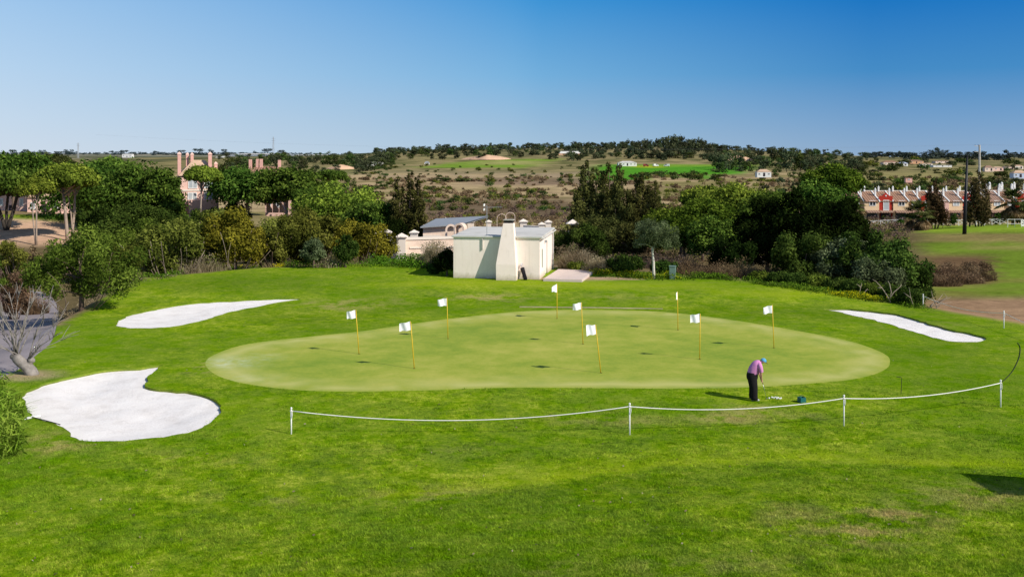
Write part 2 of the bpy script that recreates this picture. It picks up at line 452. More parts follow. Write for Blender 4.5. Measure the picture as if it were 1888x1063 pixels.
class MB:
    """collects polygons and builds ONE mesh object"""
    def __init__(s): s.v = []; s.f = []; s.sm = False
    def add(s, v, f):
        n = len(s.v); s.v += [tuple(p) for p in v]; s.f += [tuple(i + n for i in q) for q in f]; return s
    def box(s, c, size, rz=0, bev=0, top=(1, 1)):
        x, y, z = size[0] / 2, size[1] / 2, size[2] / 2
        cs, sn = math.cos(rz), math.sin(rz)
        P = []
        for dz, k in ((-z, (1, 1)), (z, top)):
            for dx, dy in ((-x, -y), (x, -y), (x, y), (-x, y)):
                dx *= k[0]; dy *= k[1]
                P.append((c[0] + dx * cs - dy * sn, c[1] + dx * sn + dy * cs, c[2] + dz))
        return s.add(P, [(3, 2, 1, 0), (4, 5, 6, 7), (0, 1, 5, 4), (1, 2, 6, 5), (2, 3, 7, 6), (3, 0, 4, 7)])
    def tube(s, pts, rad, n=6, cap=True):
        pts = [Vector(p) for p in pts]
        if not hasattr(rad, '__len__'): rad = [rad] * len(pts)
        rings = []; prev = None
        for i, p in enumerate(pts):
            d = (pts[min(i + 1, len(pts) - 1)] - pts[max(i - 1, 0)])
            if d.length < 1e-9: d = Vector((0, 0, 1))
            d.normalize()
            a = prev if prev is not None else (Vector((1, 0, 0)) if abs(d.x) < .8 else Vector((0, 1, 0)))
            u = (a - d * a.dot(d)); u.normalize(); w = d.cross(u); prev = u
            rings.append([p + (u * math.cos(2 * PI * k / n) + w * math.sin(2 * PI * k / n)) * rad[i] for k in range(n)])
        V = [q for r in rings for q in r]; Fc = []
        for i in range(len(rings) - 1):
            for k in range(n):
                Fc.append((i * n + k, i * n + (k + 1) % n, (i + 1) * n + (k + 1) % n, (i + 1) * n + k))
        if cap:
            Fc.append(tuple(range(n - 1, -1, -1))); Fc.append(tuple((len(rings) - 1) * n + k for k in range(n)))
        return s.add(V, Fc)
    def lathe(s, c, prof, n=14):
        V = []; Fc = []
        for r, z in prof:
            V += [(c[0] + r * math.cos(2 * PI * k / n), c[1] + r * math.sin(2 * PI * k / n), c[2] + z) for k in range(n)]
        for i in range(len(prof) - 1):
            for k in range(n):
                Fc.append((i * n + k, i * n + (k + 1) % n, (i + 1) * n + (k + 1) % n, (i + 1) * n + k))
        Fc.append(tuple(range(n - 1, -1, -1))); Fc.append(tuple((len(prof) - 1) * n + k for k in range(n)))
        return s.add(V, Fc)
    def prism(s, outline, axis_off):
        """outline: 3D points of a planar polygon, extruded by axis_off"""
        n = len(outline); a = [Vector(p) for p in outline]; o = Vector(axis_off); b = [p + o for p in a]
        Fc = [tuple(range(n - 1, -1, -1)), tuple(range(n, 2 * n))]
        Fc += [(i, (i + 1) % n, n + (i + 1) % n, n + i) for i in range(n)]
        return s.add(a + b, Fc)
    def build(s, name, mat, parent=None, smooth=False, bevel=0):
        me = bpy.data.meshes.new(name); me.from_pydata(s.v, [], s.f); me.update()
        bm = bmesh.new(); bm.from_mesh(me); bmesh.ops.recalc_face_normals(bm, faces=bm.faces)
        if bevel:
            bmesh.ops.bevel(bm, geom=list(bm.edges), offset=bevel, segments=2, affect='EDGES', clamp_overlap=True)
        bm.to_mesh(me); bm.free()
        if smooth: me.polygons.foreach_set('use_smooth', [True] * len(me.polygons))
        me.materials.append(mat)
        o = bpy.data.objects.new(name, me); COL.objects.link(o)
        if parent is not None: o.parent = parent
        return o


def np_mesh(name, V, k, attrs, mat, parent=None):
    """V: (N*k,3) corner points of N separate k-gons; attrs: {name: per-face floats}"""
    N_ = len(V) // k
    me = bpy.data.meshes.new(name)
    me.vertices.add(N_ * k); me.vertices.foreach_set('co', np.ascontiguousarray(V, np.float32).ravel())
    me.loops.add(N_ * k); me.loops.foreach_set('vertex_index', np.arange(N_ * k, dtype=np.int32))
    me.polygons.add(N_); me.polygons.foreach_set('loop_start', np.arange(0, N_ * k, k, dtype=np.int32))
    me.update(calc_edges=True)
    for a, val in attrs.items():
        at_ = me.attributes.new(a, 'FLOAT', 'FACE'); at_.data.foreach_set('value', np.ascontiguousarray(val, np.float32))
    me.materials.append(mat)
    o = bpy.data.objects.new(name, me); COL.objects.link(o)
    if parent is not None: o.parent = parent
    return o


def unit(a):
    return a / np.maximum(1e-9, np.linalg.norm(a, axis=-1, keepdims=True))


def leaf_cloud(C, R, n, ls, asp=.5, bias=.75, sq=1.0, up=0.0, tint0=None, droop=0.0):
    """n leaves on clumps with centres C and radii R"""
    K = len(C)
    p = R ** 2 / np.sum(R ** 2)
    idx = rng.choice(K, n, p=p)
    d = unit(rng.normal(size=(n, 3)))
    rr = R[idx] * (0.35 + 0.65 * rng.random(n) ** .45) * (1 + .18 * rng.normal(size=n))
    pos = C[idx] + d * rr[:, None] * np.array([1, 1, sq])
    nrm = unit(d * bias + rng.normal(size=(n, 3)) * .5 + np.array([0, 0, up]))
    t = unit(np.cross(nrm, rng.normal(size=(n, 3))))
    if droop: t = unit(t + np.array([0, 0, -droop]))
    b = np.cross(nrm, t)
    s = ls * (.6 + .8 * rng.random(n))[:, None]
    V = np.stack([pos - t * s, pos - b * s * asp, pos + t * s, pos + b * s * asp], 1).reshape(-1, 3)
    ct = rng.random(K) if tint0 is None else tint0
    tint = np.clip(ct[idx] * .55 + rng.random(n) * .45 + .10 * d[:, 2], 0, 1)
    return V, tint


def limb(mb, a, b, r0, r1, bend=.15, seg=4, n=6):
    a = Vector(a); b = Vector(b); L = (b - a).length
    off = Vector((random.uniform(-1, 1), random.uniform(-1, 1), random.uniform(-.3, .6))) * bend * L
    P = []; Rr = []
    for i in range(seg + 1):
        t = i / seg
        P.append(a.lerp(b, t) + off * math.sin(PI * t)); Rr.append(r0 + (r1 - r0) * t)
    mb.tube(P, Rr, n)


# ---------------------------------------------------------------- plants
def leaf_size(Y):
    return max(.045, .00098 * Y)


def build_plant(name, base, C, R, mat, Y, label, cat, group=None, trunkmat=None, trunk=None, cover=.9, cap=16000,
                ls=None, asp=.5, bias=.75, sq=1.0, up=0.0, crown='crown', wood='trunk', droop=0, lo=600):
    root = empty(name, base, 0, label, cat, group)
    ls = ls or leaf_size(Y)
    area = np.sum(4 * PI * R ** 2); n = int(np.clip(cover * area / (2 * ls * ls * asp), lo, cap))
    n_full = cover * area / (2 * ls * ls * asp)
    if n_full > cap: ls *= min(1.7, math.sqrt(n_full / cap))
    V, tint = leaf_cloud(C, R, n, ls, asp, bias, sq, up, None, droop)
    np_mesh(crown, V, 4, {'tint': tint}, mat, root)
    if trunk is not None:
        trunk.build(wood, trunkmat or M['bark'], root, smooth=True)
    return root


def umbrella_pine(px, Y, w, top, bot, mat, label, trunks=None, cat='pine tree', group=None, cover=.85, tmat=None, name='umbrella_pine',
                  depth=None, sparse=False, base_row=None, flat=.55, nlimb=9, tr=.022):
    """crown spans w pixels, from row 'top' to row 'bot'"""
    g = gnd(px, Y)
    W = w * Y / F / 2; zt_ = EYE - (top - HY) * Y / F - g.z; zb = EYE - (bot - HY) * Y / F - g.z
    zb = max(.2, zb); D = W * (depth or 1.0); Hc = zt_ - zb
    rc = max(.55, min(W * .27, Hc * .42))
    K = int(np.clip(2.8 * W * D / rc ** 2 * max(.8, Hc / rc * .5), 18, 110))
    a = rng.random(K) * 2 * PI; r = np.sqrt(rng.random(K))
    X = np.cos(a) * r * (W - rc * .40); Yy = np.sin(a) * r * (D - rc * .40)
    dome = np.sqrt(np.maximum(0, 1 - (r * .93) ** 2))
    zc_top = zb + rc * .7 + (Hc - 1.7 * rc) * (flat * dome + (1 - flat) * (1 - r * r * .35)) / (flat + (1 - flat))
    lay = rng.random(K) ** (2.2 if sparse else 1.1)
    Z = zc_top - lay * np.maximum(0, zc_top - zb - rc * .7) * (.5 if sparse else .95)
    C = np.stack([X, Yy, Z], 1); R = rc * (.75 + .55 * rng.random(K))
    mb = MB()
    for (dx0, dx1, hf, rad) in (trunks or [(0, 0, .55, max(.16, tr * zt_))]):
        p0 = Vector((dx0 * Y / F, 0, -.2)); p1 = Vector((dx1 * Y / F, random.uniform(-.3, .3), zb + Hc * (hf - .3)))
        mid = p0.lerp(p1, .5) + Vector((random.uniform(-.2, .2), 0, 0))
        mb.tube([p0, p0.lerp(mid, .5), mid, mid.lerp(p1, .6), p1], [rad * 1.25, rad, rad * .9, rad * .8, rad * .6], 8)
        for k in rng.choice(K, min(K, nlimb), replace=False):
            st = mid.lerp(p1, random.uniform(.55, 1))
            limb(mb, st, C[k], rad * .4, rad * .12, .12, 4, 5)
    return build_plant(name, g, C, R, mat, Y, label, cat, group, tmat or M['bark'], mb, cover, sq=.8, up=.25)


def round_tree(px, Y, w, top, mat, label, bot=None, cat='tree', group=None, cover=.9, tmat=None, name='broadleaf_tree', rcf=.3, depth=1.0,
               low=.08, cap=13000, twigs=0, asp=.5, base_px=None, tr=.02, upf=.15, kmul=1.0, squash=1.0, lo=600):
    g = gnd(base_px if base_px is not None else px, Y)
    off = ((px - (base_px if base_px is not None else px)) * Y / F)
    W = w * Y / F / 2 * (1.2 if name == 'large_bush' else 1.0); Ht = EYE - (top - HY) * Y / F - g.z
    zb = (EYE - (bot - HY) * Y / F - g.z) if bot is not None else Ht * low
    zb = max(0.0, zb); cz = zb + (Ht - zb) * .42
    rc = W * rcf * .62 + .15
    K = int(np.clip(26 * kmul, 10, 120))
    d = unit(rng.normal(size=(K, 3))); f = .45 + .55 * rng.random(K) ** .6
    hz = np.where(d[:, 2] > 0, Ht - cz, cz - zb)
    wob = 1 + .14 * np.sin(3 * np.arctan2(d[:, 1], d[:, 0]) + rng.random() * 6)
    C = np.stack([off + d[:, 0] * (W - rc * .45) * f * wob, d[:, 1] * (W * depth - rc * .7) * f, cz + d[:, 2] * np.maximum(.05, hz - rc * .7) * f], 1)
    R = rc * (.6 + .75 * rng.random(K))
    C[:, 2] = np.maximum(C[:, 2], R * .35)
    mb = MB(); rad = max(.05, tr * Ht + .03)
    top_p = Vector((off * .8, 0, zb + (Ht - zb) * .35))
    mb.tube([(0, 0, -.2), (off * .1, .05, top_p.z * .4), top_p], [rad * 1.3, rad, rad * .7], 7)
    for k in rng.choice(K, min(K, 8 + twigs), replace=False):
        limb(mb, Vector((0, 0, max(.1, zb * .6))).lerp(top_p, random.uniform(.3, 1)), C[k], rad * .45, rad * .1, .12, 3, 5)
    for k in range(twigs):
        a = random.uniform(0, 2 * PI); q = Vector((off + math.cos(a) * W * random.uniform(.5, 1.02), -abs(math.sin(a)) * W * depth * random.uniform(.7, 1.02), random.uniform(.15, .7) * Ht))
        limb(mb, (q.x * .4, q.y * .5, 0.0), q, .035, .012, .1, 4, 4)
    return build_plant(name, g, C, R, mat, Y, label, cat, group, tmat or M['bark'], mb, cover, cap=cap, asp=asp, up=upf, lo=max(lo, 200))


def spire_tree(px, Y, w, top, mat, label, cat='tree', group=None, name='spire_tree', spires=None, cover=1.0, cap=11000, bot_frac=.04, tmat=None, taper=.75):
    g = gnd(px, Y); Ht = EYE - (top - HY) * Y / F - g.z; W = w * Y / F / 2 * 1.55
    sp = spires or [(0, 1.0, 1.0)]
    C = []; R = []; mb = MB()
    for (dx, hf, wf) in sp:
        h = Ht * hf; n = 26; lean = random.uniform(-.25, .25)
        for k in range(n):
            t = k / (n - 1); prof = (1 - t ** 1.6 * taper) * wf * W * (.55 if t < .06 else 1)
            z = h * (bot_frac + (1 - bot_frac) * t)
            r = max(.18, prof * random.uniform(.34, .55))
            a = random.uniform(0, 2 * PI); q = prof * random.uniform(.1, .75)
            C.append((dx * Y / F + lean * t + math.cos(a) * q, math.sin(a) * q, z)); R.append(r)
        mb.tube([(dx * Y / F * .4, 0, -.2), (dx * Y / F, 0, h * .3), (dx * Y / F + lean, 0, h * .93)], [.16, .12, .03], 6)
    return build_plant(name, g, np.array(C), np.array(R), mat, Y, label, cat, group, tmat or M['bark'], mb, cover, cap=cap, sq=1.5, asp=.32, bias=.6, droop=0.0)


def stalk_mesh(n, R, H, wid, curve=.5, droop=True, cx=0, cy=0, hjit=.4, seg=3, ell=1.0, dome=.35):
    """upright stalks (reeds, dry stems, tall grass): quads strips of seg segments"""
    a = rng.random(n) * 2 * PI; r = np.sqrt(rng.random(n)) * R
    bx = cx + np.cos(a) * r; by = cy + np.sin(a) * r * ell
    h = H * (1 - hjit * rng.random(n)) * (1 - dome * (r / R) ** 2)
    la = a + rng.normal(size=n) * .9; lean = (.12 + curve * rng.random(n)) * h
    yaw = rng.random(n) * 2 * PI; w = wid * (.6 + .8 * rng.random(n))
    P = []
    for k in range(seg + 1):
        t = k / seg
        x = bx + np.cos(la) * lean * t ** 2; y = by + np.sin(la) * lean * t ** 2
        z = h * (t - (.28 * t ** 3 if droop else 0)) - .03
        ww = w * (1 - t * .85)
        P.append((np.stack([x - np.cos(yaw) * ww, y - np.sin(yaw) * ww, z], 1), np.stack([x + np.cos(yaw) * ww, y + np.sin(yaw) * ww, z], 1)))
    Q = []
    for k in range(seg):
        Q.append(np.stack([P[k][0], P[k][1], P[k + 1][1], P[k + 1][0]], 1))
    V = np.concatenate(Q, 0).reshape(-1, 3)
    tint = np.tile(rng.random(n), seg)
    tint = np.clip(tint * .7 + np.repeat(np.linspace(0, .35, seg), n), 0, 1)
    return V, tint


def reed_clump(px, Y, w, h, mat, label, n=900, cat='shrub', group=None, name='dry_shrub', wid=None, curve=.45, ell=.8, part='stems', dome=.6):
    g = gnd(px, Y); R = w * Y / F / 2; H = h * Y / F
    V, t = stalk_mesh(n, R, H, wid or max(.012, .00022 * Y), curve, True, ell=ell, dome=dome, hjit=.55)
    # side twigs: tufts along the stems so that it reads as a twiggy shrub
    K = 14
    a = rng.random(K) * 2 * PI; r = np.sqrt(rng.random(K)) * R * .9
    C = np.stack([np.cos(a) * r, np.sin(a) * r * ell, H * (.25 + .5 * rng.random(K)) * (1 - .4 * (r / R) ** 2)], 1)
    V2, t2 = leaf_cloud(C, np.full(K, min(R, H) * .33), int(n * 1.2), leaf_size(Y) * .9, .28, .3, 1.0)
    root = empty(name, g, 0, label, cat, group)
    np_mesh(part, np.concatenate([V, V2]), 4, {'tint': np.concatenate([t, t2])}, mat, root)
    return root


# ---------------------------------------------------------------- outlines on the ground
def smooth_loop(pts, step=.4, closed=True):
    P = [np.array(p, float) for p in pts]; n = len(P); out = []
    for i in range(n if closed else n - 1):
        p0, p1, p2, p3 = (P[(i + k - 1) % n] for k in range(4)) if closed else (P[max(0, min(n - 1, i + k - 1))] for k in range(4))
        L = np.linalg.norm(p2 - p1); m = max(1, int(round(L / step)))
        for j in range(m):
            t = j / m
            out.append(.5 * ((2 * p1) + (-p0 + p2) * t + (2 * p0 - 5 * p1 + 4 * p2 - p3) * t * t + (-p0 + 3 * p1 - 3 * p2 + p3) * t ** 3))
    if not closed: out.append(P[-1])
    return np.array(out)


def px_loop(pts, step=.4, jit=0.0, seed=0):
    L = smooth_loop([tuple(hit(*p))[:2] for p in pts], step)
    if jit:
        k = np.arange(len(L)); L = L + jit * np.stack([vnoise(k * .7, k * 0 + seed, 5) - .5, vnoise(k * .7, k * 0 + seed, 9) - .5], 1)
    return L


def inside(poly, X, Y):
    r = np.zeros(len(X), bool); n = len(poly)
    for i in range(n):
        x1, y1 = poly[i]; x2, y2 = poly[(i + 1) % n]
        c = ((y1 > Y) != (y2 > Y))
        with np.errstate(divide='ignore', invalid='ignore'):
            r ^= c & (X < (x2 - x1) * (Y - y1) / (y2 - y1 + 1e-12) + x1)
    return r


def dist_loop(poly, X, Y):
    d = np.full(len(X), 1e9); n = len(poly)
    for i in range(n):
        a = poly[i]; b = poly[(i + 1) % n]; ab = b - a; L2 = max(1e-9, ab @ ab)
        t = np.clip(((X - a[0]) * ab[0] + (Y - a[1]) * ab[1]) / L2, 0, 1)
        d = np.minimum(d, np.hypot(X - a[0] - t * ab[0], Y - a[1] - t * ab[1]))
    return d


GREEN = px_loop([(380, 672), (390, 656), (425, 642), (480, 630), (640, 613), (703, 605), (839, 586), (941, 575), (1029, 571), (1120, 571), (1214, 574), (1303, 583),
                 (1405, 598), (1507, 616), (1580, 632), (1630, 652), (1641, 668), (1622, 686), (1570, 699), (1500, 706), (1400, 713), (1250, 716),
                 (1100, 715), (950, 714), (850, 717), (700, 721), (600, 721), (520, 716), (440, 704), (396, 689)], .5, .06, 3)
B_FRONT = px_loop([(298, 672), (279, 688), (270, 701), (275, 713), (318, 719), (366, 725), (391, 735), (405, 749), (403, 765), (381, 785), (318, 803), (254, 810), (203, 814),
                   (163, 813), (134, 805), (122, 795), (102, 782), (76, 773), (53, 758), (46, 742), (43, 729), (56, 717), (94, 703), (152, 690), (203, 682), (254, 679), (284, 674)], .26, .17, 1)
B_BACK = px_loop([(214, 597), (237, 582), (305, 567), (366, 558.6), (441, 554.6), (508, 551), (556, 551.5), (508, 558.6), (424, 575.6), (373, 591), (322, 601), (271, 605), (234, 604)], .3, .18, 2)
B_RIGHT = px_loop([(1516, 570), (1560, 569), (1611, 574), (1662, 580.5), (1700, 592), (1738, 604), (1777, 612), (1805, 618.5), (1818, 625), (1803, 630), (1764, 630), (1733, 625),
                   (1688, 612), (1637, 597), (1586, 584), (1548, 575)], .3, .24, 4)
ROAD = smooth_loop([tuple(hit(*p))[:2] for p in [(-700, 760), (-300, 735), (-60, 706), (20, 688), (66, 655), (100, 618), (108, 590), (104, 560), (90, 543), (40, 536), (-60, 545), (-200, 590), (-420, 650), (-700, 700)]], .6)
LOOPS = {'putting_green': GREEN, 'sand_bunker_front': B_FRONT, 'sand_bunker_back': B_BACK, 'sand_bunker_side': B_RIGHT, 'road': ROAD}


WORN = [(1640, 960, 130, 45, .95), (1780, 920, 80, 25, .7), (1480, 940, 60, 30, .5), (1350, 768, 150, 16, .75), (1090, 775, 120, 14, .45), (790, 905, 220, 14, .55), (470, 920, 120, 10, .45), (640, 560, 90, 10, .7),
        (900, 548, 100, 7, .8), (370, 680, 40, 14, .6), (110, 828, 60, 22, .7), (330, 845, 130, 14, .35), (1150, 545, 120, 8, .3), (1690, 600, 60, 8, .6), (760, 830, 200, 16, .25), (1320, 1040, 150, 22, .35), (200, 770, 160, 60, .2), (1000, 1045, 90, 14, .4)]
ROUGH_SHADE = [(380, 522, 210, 17, .75), (560, 522, 200, 14, .55), (760, 565, 130, 20, .75), (560, 590, 110, 22, .6), (330, 640, 130, 22, .3), (1420, 575, 240, 17, .85), (1100, 546, 160, 9, .5), (1650, 650, 160, 32, .55), (1780, 690, 120, 45, .35), (1700, 575, 60, 16, .4),  # longer grass plus slope shade painted into the turf; negatives brighten crests
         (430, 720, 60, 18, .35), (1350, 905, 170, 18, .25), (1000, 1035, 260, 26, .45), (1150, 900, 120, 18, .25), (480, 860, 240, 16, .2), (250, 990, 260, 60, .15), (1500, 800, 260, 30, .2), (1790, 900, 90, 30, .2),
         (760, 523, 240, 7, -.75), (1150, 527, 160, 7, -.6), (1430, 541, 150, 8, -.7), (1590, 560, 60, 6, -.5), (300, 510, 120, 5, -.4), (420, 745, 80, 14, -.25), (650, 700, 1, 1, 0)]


def lawn_marks(X, Y):
    """wear, longer grass and painted light and shade of the lawn, as values at ground points"""
    Yc = np.maximum(Y, 16.0); Z = zt(X, Y); px = CX + F * X / Yc; row = HY + F * (EYE - Z) / Yc
    wx = (fbm(X / 3.0, Y / 3.0, 71, 3) - .5); wy = (fbm(X / 3.0, Y / 3.0, 81, 3) - .5)
    worn = np.full(len(X), .10); rough = np.zeros(len(X))
    for a, b, sa, sb, v in WORN:
        worn = np.maximum(worn, v * np.exp(-((px - a + wx * sa * 2) / sa) ** 2 - ((row - b + wy * sb * 2) / sb) ** 2))
    for a, b, sa, sb, v in ROUGH_SHADE:
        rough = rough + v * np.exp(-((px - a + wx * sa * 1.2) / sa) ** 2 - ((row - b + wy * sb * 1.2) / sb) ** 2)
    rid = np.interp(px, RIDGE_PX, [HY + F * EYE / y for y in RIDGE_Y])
    rough = rough - .8 * np.exp(-((row - rid + 2) / (4 + np.abs(px - 1300) * .004)) ** 2) * sstep(380, 900, px) - .30 * np.exp(-((row - rid + 16) / 14) ** 2) * sstep(500, 1000, px)  # light along the ridge crest, painted into the turf tone
    rough = rough + .22 * sstep(0, 14, row - rid) * (1 - sstep(20, 70, row - rid)) * sstep(700, 1100, px)  # painted shade on the near side of the ridge
    return np.clip(worn, 0, 1), np.clip(rough, -1, 1)


def build_ground():
    P = []
    for y in np.arange(-40, 20, 4.0):
        for x in np.arange(-64, 64.1, 4.0): P.append((x, y))
    y = 20.0
    while y < 100:
        stp = .62 + (y - 20) * .006
        half = max(64, .62 * y + 12)
        fine = .52 * y + 6
        x = -half
        while x <= half:
            P.append((x + random.uniform(-.2, .2) * stp, y + random.uniform(-.2, .2) * stp))
            x += stp if abs(x) < fine else stp * 3
        y += stp
    ys = [100.0]
    while ys[-1] < 9000: ys.append(ys[-1] * 1.032)
    for y in ys:
        for u in np.linspace(-.82, .82, 165):
            P.append((u * y + random.uniform(-.2, .2) * y * .01, y * (1 + random.uniform(-.2, .2) * .03)))
    P = np.array(P)
    keep = np.ones(len(P), bool)
    for L in LOOPS.values():
        bb = (P[:, 0] > L[:, 0].min() - 1) & (P[:, 0] < L[:, 0].max() + 1) & (P[:, 1] > L[:, 1].min() - 1) & (P[:, 1] < L[:, 1].max() + 1)
        i = np.nonzero(bb)[0]
        keep[i[dist_loop(L, P[i, 0], P[i, 1]) < .22]] = False
    P = P[keep]
    pts = [Vector(p) for p in P]; edges = []
    for L in LOOPS.values():
        n0 = len(pts); pts += [Vector(p) for p in L]; n = len(L)
        edges += [(n0 + i, n0 + (i + 1) % n) for i in range(n)]
    V, E, Fc, *_ = delaunay_2d_cdt(pts, edges, [], 0, 1e-5)
    V = np.array([tuple(v) for v in V]); T = np.array([f for f in Fc if len(f) == 3])
    cen = V[T].mean(1)
    cls = np.zeros(len(T), int)
    for k, (nm, L) in enumerate(LOOPS.items()):
        bb = (cen[:, 0] > L[:, 0].min()) & (cen[:, 0] < L[:, 0].max()) & (cen[:, 1] > L[:, 1].min()) & (cen[:, 1] < L[:, 1].max())
        i = np.nonzero(bb)[0]; i = i[inside(L, cen[i, 0], cen[i, 1])]; cls[i] = k + 1
    Z = zt(V[:, 0], V[:, 1])

    def sub(k):
        t = T[cls == k]; u, inv = np.unique(t, return_inverse=True)
        return u, inv.reshape(-1, 3)

    def make(name, co, tri, mat):
        me = bpy.data.meshes.new(name); me.from_pydata(co.tolist(), [], tri.tolist()); me.update()
        me.polygons.foreach_set('use_smooth', [True] * len(me.polygons)); me.materials.append(mat)
        o = bpy.data.objects.new(name, me); COL.objects.link(o); o['kind'] = 'structure'
        return o

    # --- ground
    u, tri = sub(0)
    co = np.column_stack([V[u], Z[u]])
    # lips down into the bunkers
    addv = []; addf = []; n0 = len(co)
    for nm, d in (('sand_bunker_front', .16), ('sand_bunker_back', .12), ('sand_bunker_side', .22)):
        L = LOOPS[nm]; n = len(L); z = zt(L[:, 0], L[:, 1]); b = n0 + len(addv)
        c = L.mean(0)
        for p, zz in zip(L, z): addv += [(p[0], p[1], zz + .012), (p[0], p[1], zz - d)]
        for i in range(n):
            j = (i + 1) % n; addf += [(b + 2 * i, b + 2 * j, b + 2 * j + 1), (b + 2 * i, b + 2 * j + 1, b + 2 * i + 1)]
    co2 = np.vstack([co, np.array(addv)]); tri2 = np.vstack([tri, np.array(addf)])
    g = make('ground', co2, tri2, M['ground'])
    X, Y = co2[:, 0], co2[:, 1]; Yc = np.maximum(Y, 20)
    px = CX + F * X / Yc; row = HY + F * (EYE - co2[:, 2]) / Yc
    e = edge_y(px)
    nz = fbm(X / 6, Y / 6, 21, 4) - .5
    turf = 1 - sstep(e - .6, e + 1.4, Yc + nz * 5)
    c = np.zeros((len(X), 3)); c[:] = (.15, .115, .055)
    def paint(mask, colr): 
        m = np.clip(mask, 0, 1)[:, None]; c[:] = c * (1 - m) + np.array(colr) * m
    def band(v, a, b, s): return sstep(a - s, a + s, v) * (1 - sstep(b - s, b + s, v))
    nb = fbm(X / 40, Y / 40, 31, 4); nm2 = fbm(X / 15, Y / 15, 41, 4)
    # scrub valley
    paint(sstep(170, 230, Yc), (.43, .32, .175))
    paint(sstep(170, 230, Yc) * sstep(.47, .58, nb), (.23, .195, .08))
    paint(sstep(170, 230, Yc) * sstep(.56, .64, nm2) * .7, (.22, .155, .09))
    paint(band(row, 366, 405, 8) * band(px, 740, 1080, 60), (.16, .115, .07))
    paint(band(row, 328, 341, 3) * band(px, 860, 1180, 40) * .7, (.21, .14, .105))
    paint(band(row, 313, 327, 3) * band(px, 640, 1090, 30) * sstep(.4, .55, nm2), (.36, .27, .17))
    # plains and fields
    paint(sstep(620, 800, Yc) * .8, (.27, .225, .105)); paint(sstep(620, 800, Yc) * sstep(.48, .6, nm2) * .8, (.09, .10, .035))
    paint(sstep(1500, 2000, Yc), (.13, .145, .10)); paint(sstep(1200, 1700, Yc) * sstep(.52, .58, fbm(X / 90, Y / 200, 8, 3)), (.38, .34, .26)); paint(sstep(900, 1500, Yc) * sstep(.54, .6, fbm(X / 70, Y / 160, 18, 3)), (.06, .075, .04))
    paint(band(px, 1540, 2600, 20) * band(row, 318, 352, 5) * .9, (.27, .235, .095))
    paint(band(row, 293.5, 309.5, .8) * band(px, 765 + (309 - row) * 8, 1032 - (row - 294) * 4, 6), (.17, .27, .035))
    paint(band(row, 296, 304, 1) * band(px, 880, 1000, 40) * .8, (.34, .31, .12))
    paint(band(row, 303.5, 322, 1) * band(px, 1098, 1398 - (row - 304) * 2, 8), (.085, .27, .022))
    paint(band(row, 321, 332, 1) * band(px, 1080, 1200, 12), (.09, .26, .025))
    paint(band(row, 303.5, 307, .8) * band(px, 1150, 1390, 20) * .7, (.22, .32, .04)); paint(band(row, 306, 309, .6) * band(px, 1170, 1215, 8) * .8, (.40, .42, .03))
    paint(band(row, 319, 330, 1) * band(px, 1262, 1312, 10), (.08, .25, .02))
    paint(band(row, 311, 324, 1) * band(px, 560, 640, 20) * .6, (.15, .19, .05))
    # far bank on the left
    paint(band(px, -900, 185, 20) * band(Yc, 146, 174, 4), (.60, .39, .26))
    paint(band(px, -900, 170, 20) * band(Yc, 150, 173, 4) * sstep(.5, .62, nm2) * .5, (.36, .20, .13))
    t2 = band(px, -900, 150, 20) * band(Yc, 172, 186, 1.5)
    # right fairways
    rgt = sstep(1680, 1730, px + nz * 60) * band(Yc, 40, 205, 6)
    paint(rgt, (.16, .235, .026))
    paint(rgt * sstep(.50, .62, nm2) * .55, (.24, .20, .06))
    paint(rgt * band(row, 430, 446, 3) * .8, (.28, .20, .085)); paint(rgt * band(row, 452, 460, 2) * band(px, 1780, 2000, 20) * .5, (.28, .20, .085))
    paint(rgt * band(row, 548, 640, 8), (.34, .215, .125))
    paint(rgt * band(row, 470, 524, 8) * band(px, 1690, 1830, 12), (.17, .105, .055))
    paint(rgt * band(row, 412, 428, 2), (.22, .31, .03))
    # dirt strips at the edge of the plateau
    dl = (1 - sstep(0, 1.0, np.abs(Yc - e - .3))) * (.4 + nz * 2)
    turf = np.clip(turf - .8 * np.clip(dl, 0, 1) * band(px, 80, 620, 40), 0, 1)
    paint((1 - turf) * band(Yc - e, -3, 4, 1) * sstep(50, 120, px) * (1 - sstep(1600, 1680, px)), (.27, .19, .11))
    # dirt around the hut and the bare tree
    hd = np.hypot((X - 4.8) / 4, (Y - 75.8) / .9); paint(np.where(hd < 1.3, 1, 0), (.36, .25, .16)); turf = turf * sstep(.8, 1.3, hd + nz)
    td = np.hypot((X + 19.9) / 1.4, (Y - 42.6) / 1.0); paint(np.where(td < 1.3, 1, 0), (.34, .26, .15)); turf = turf * sstep(.5, 1.3, td + nz)
    turf = np.maximum(turf, t2 * .9)
    lipi = np.arange(n0, len(co2)); turf[lipi[1::2]] = 0.0; c[lipi[1::2]] = (.20, .17, .07); turf[lipi[0::2]] = .75; c[lipi[0::2]] = (.16, .19, .04)
    ca = g.data.color_attributes.new('zone', 'FLOAT_COLOR', 'POINT')
    ca.data.foreach_set('color', np.column_stack([c, np.ones(len(c))]).astype(np.float32).ravel())
    wn, rough_shade = lawn_marks(X, Y)
    for nm_, v_ in (('worn', wn), ('rough', rough_shade)):
        q_ = g.data.attributes.new(nm_, 'FLOAT', 'POINT'); q_.data.foreach_set('value', v_.astype(np.float32))  # second value carries the painted slope shade and crest light
    ta = g.data.attributes.new('turf', 'FLOAT', 'POINT'); ta.data.foreach_set('value', turf.astype(np.float32))
    # --- putting green
    u, tri = sub(1); co = np.column_stack([V[u], Z[u]])
    pg = make('putting_green', co, tri, M['green'])
    d = dist_loop(GREEN, co[:, 0], co[:, 1])
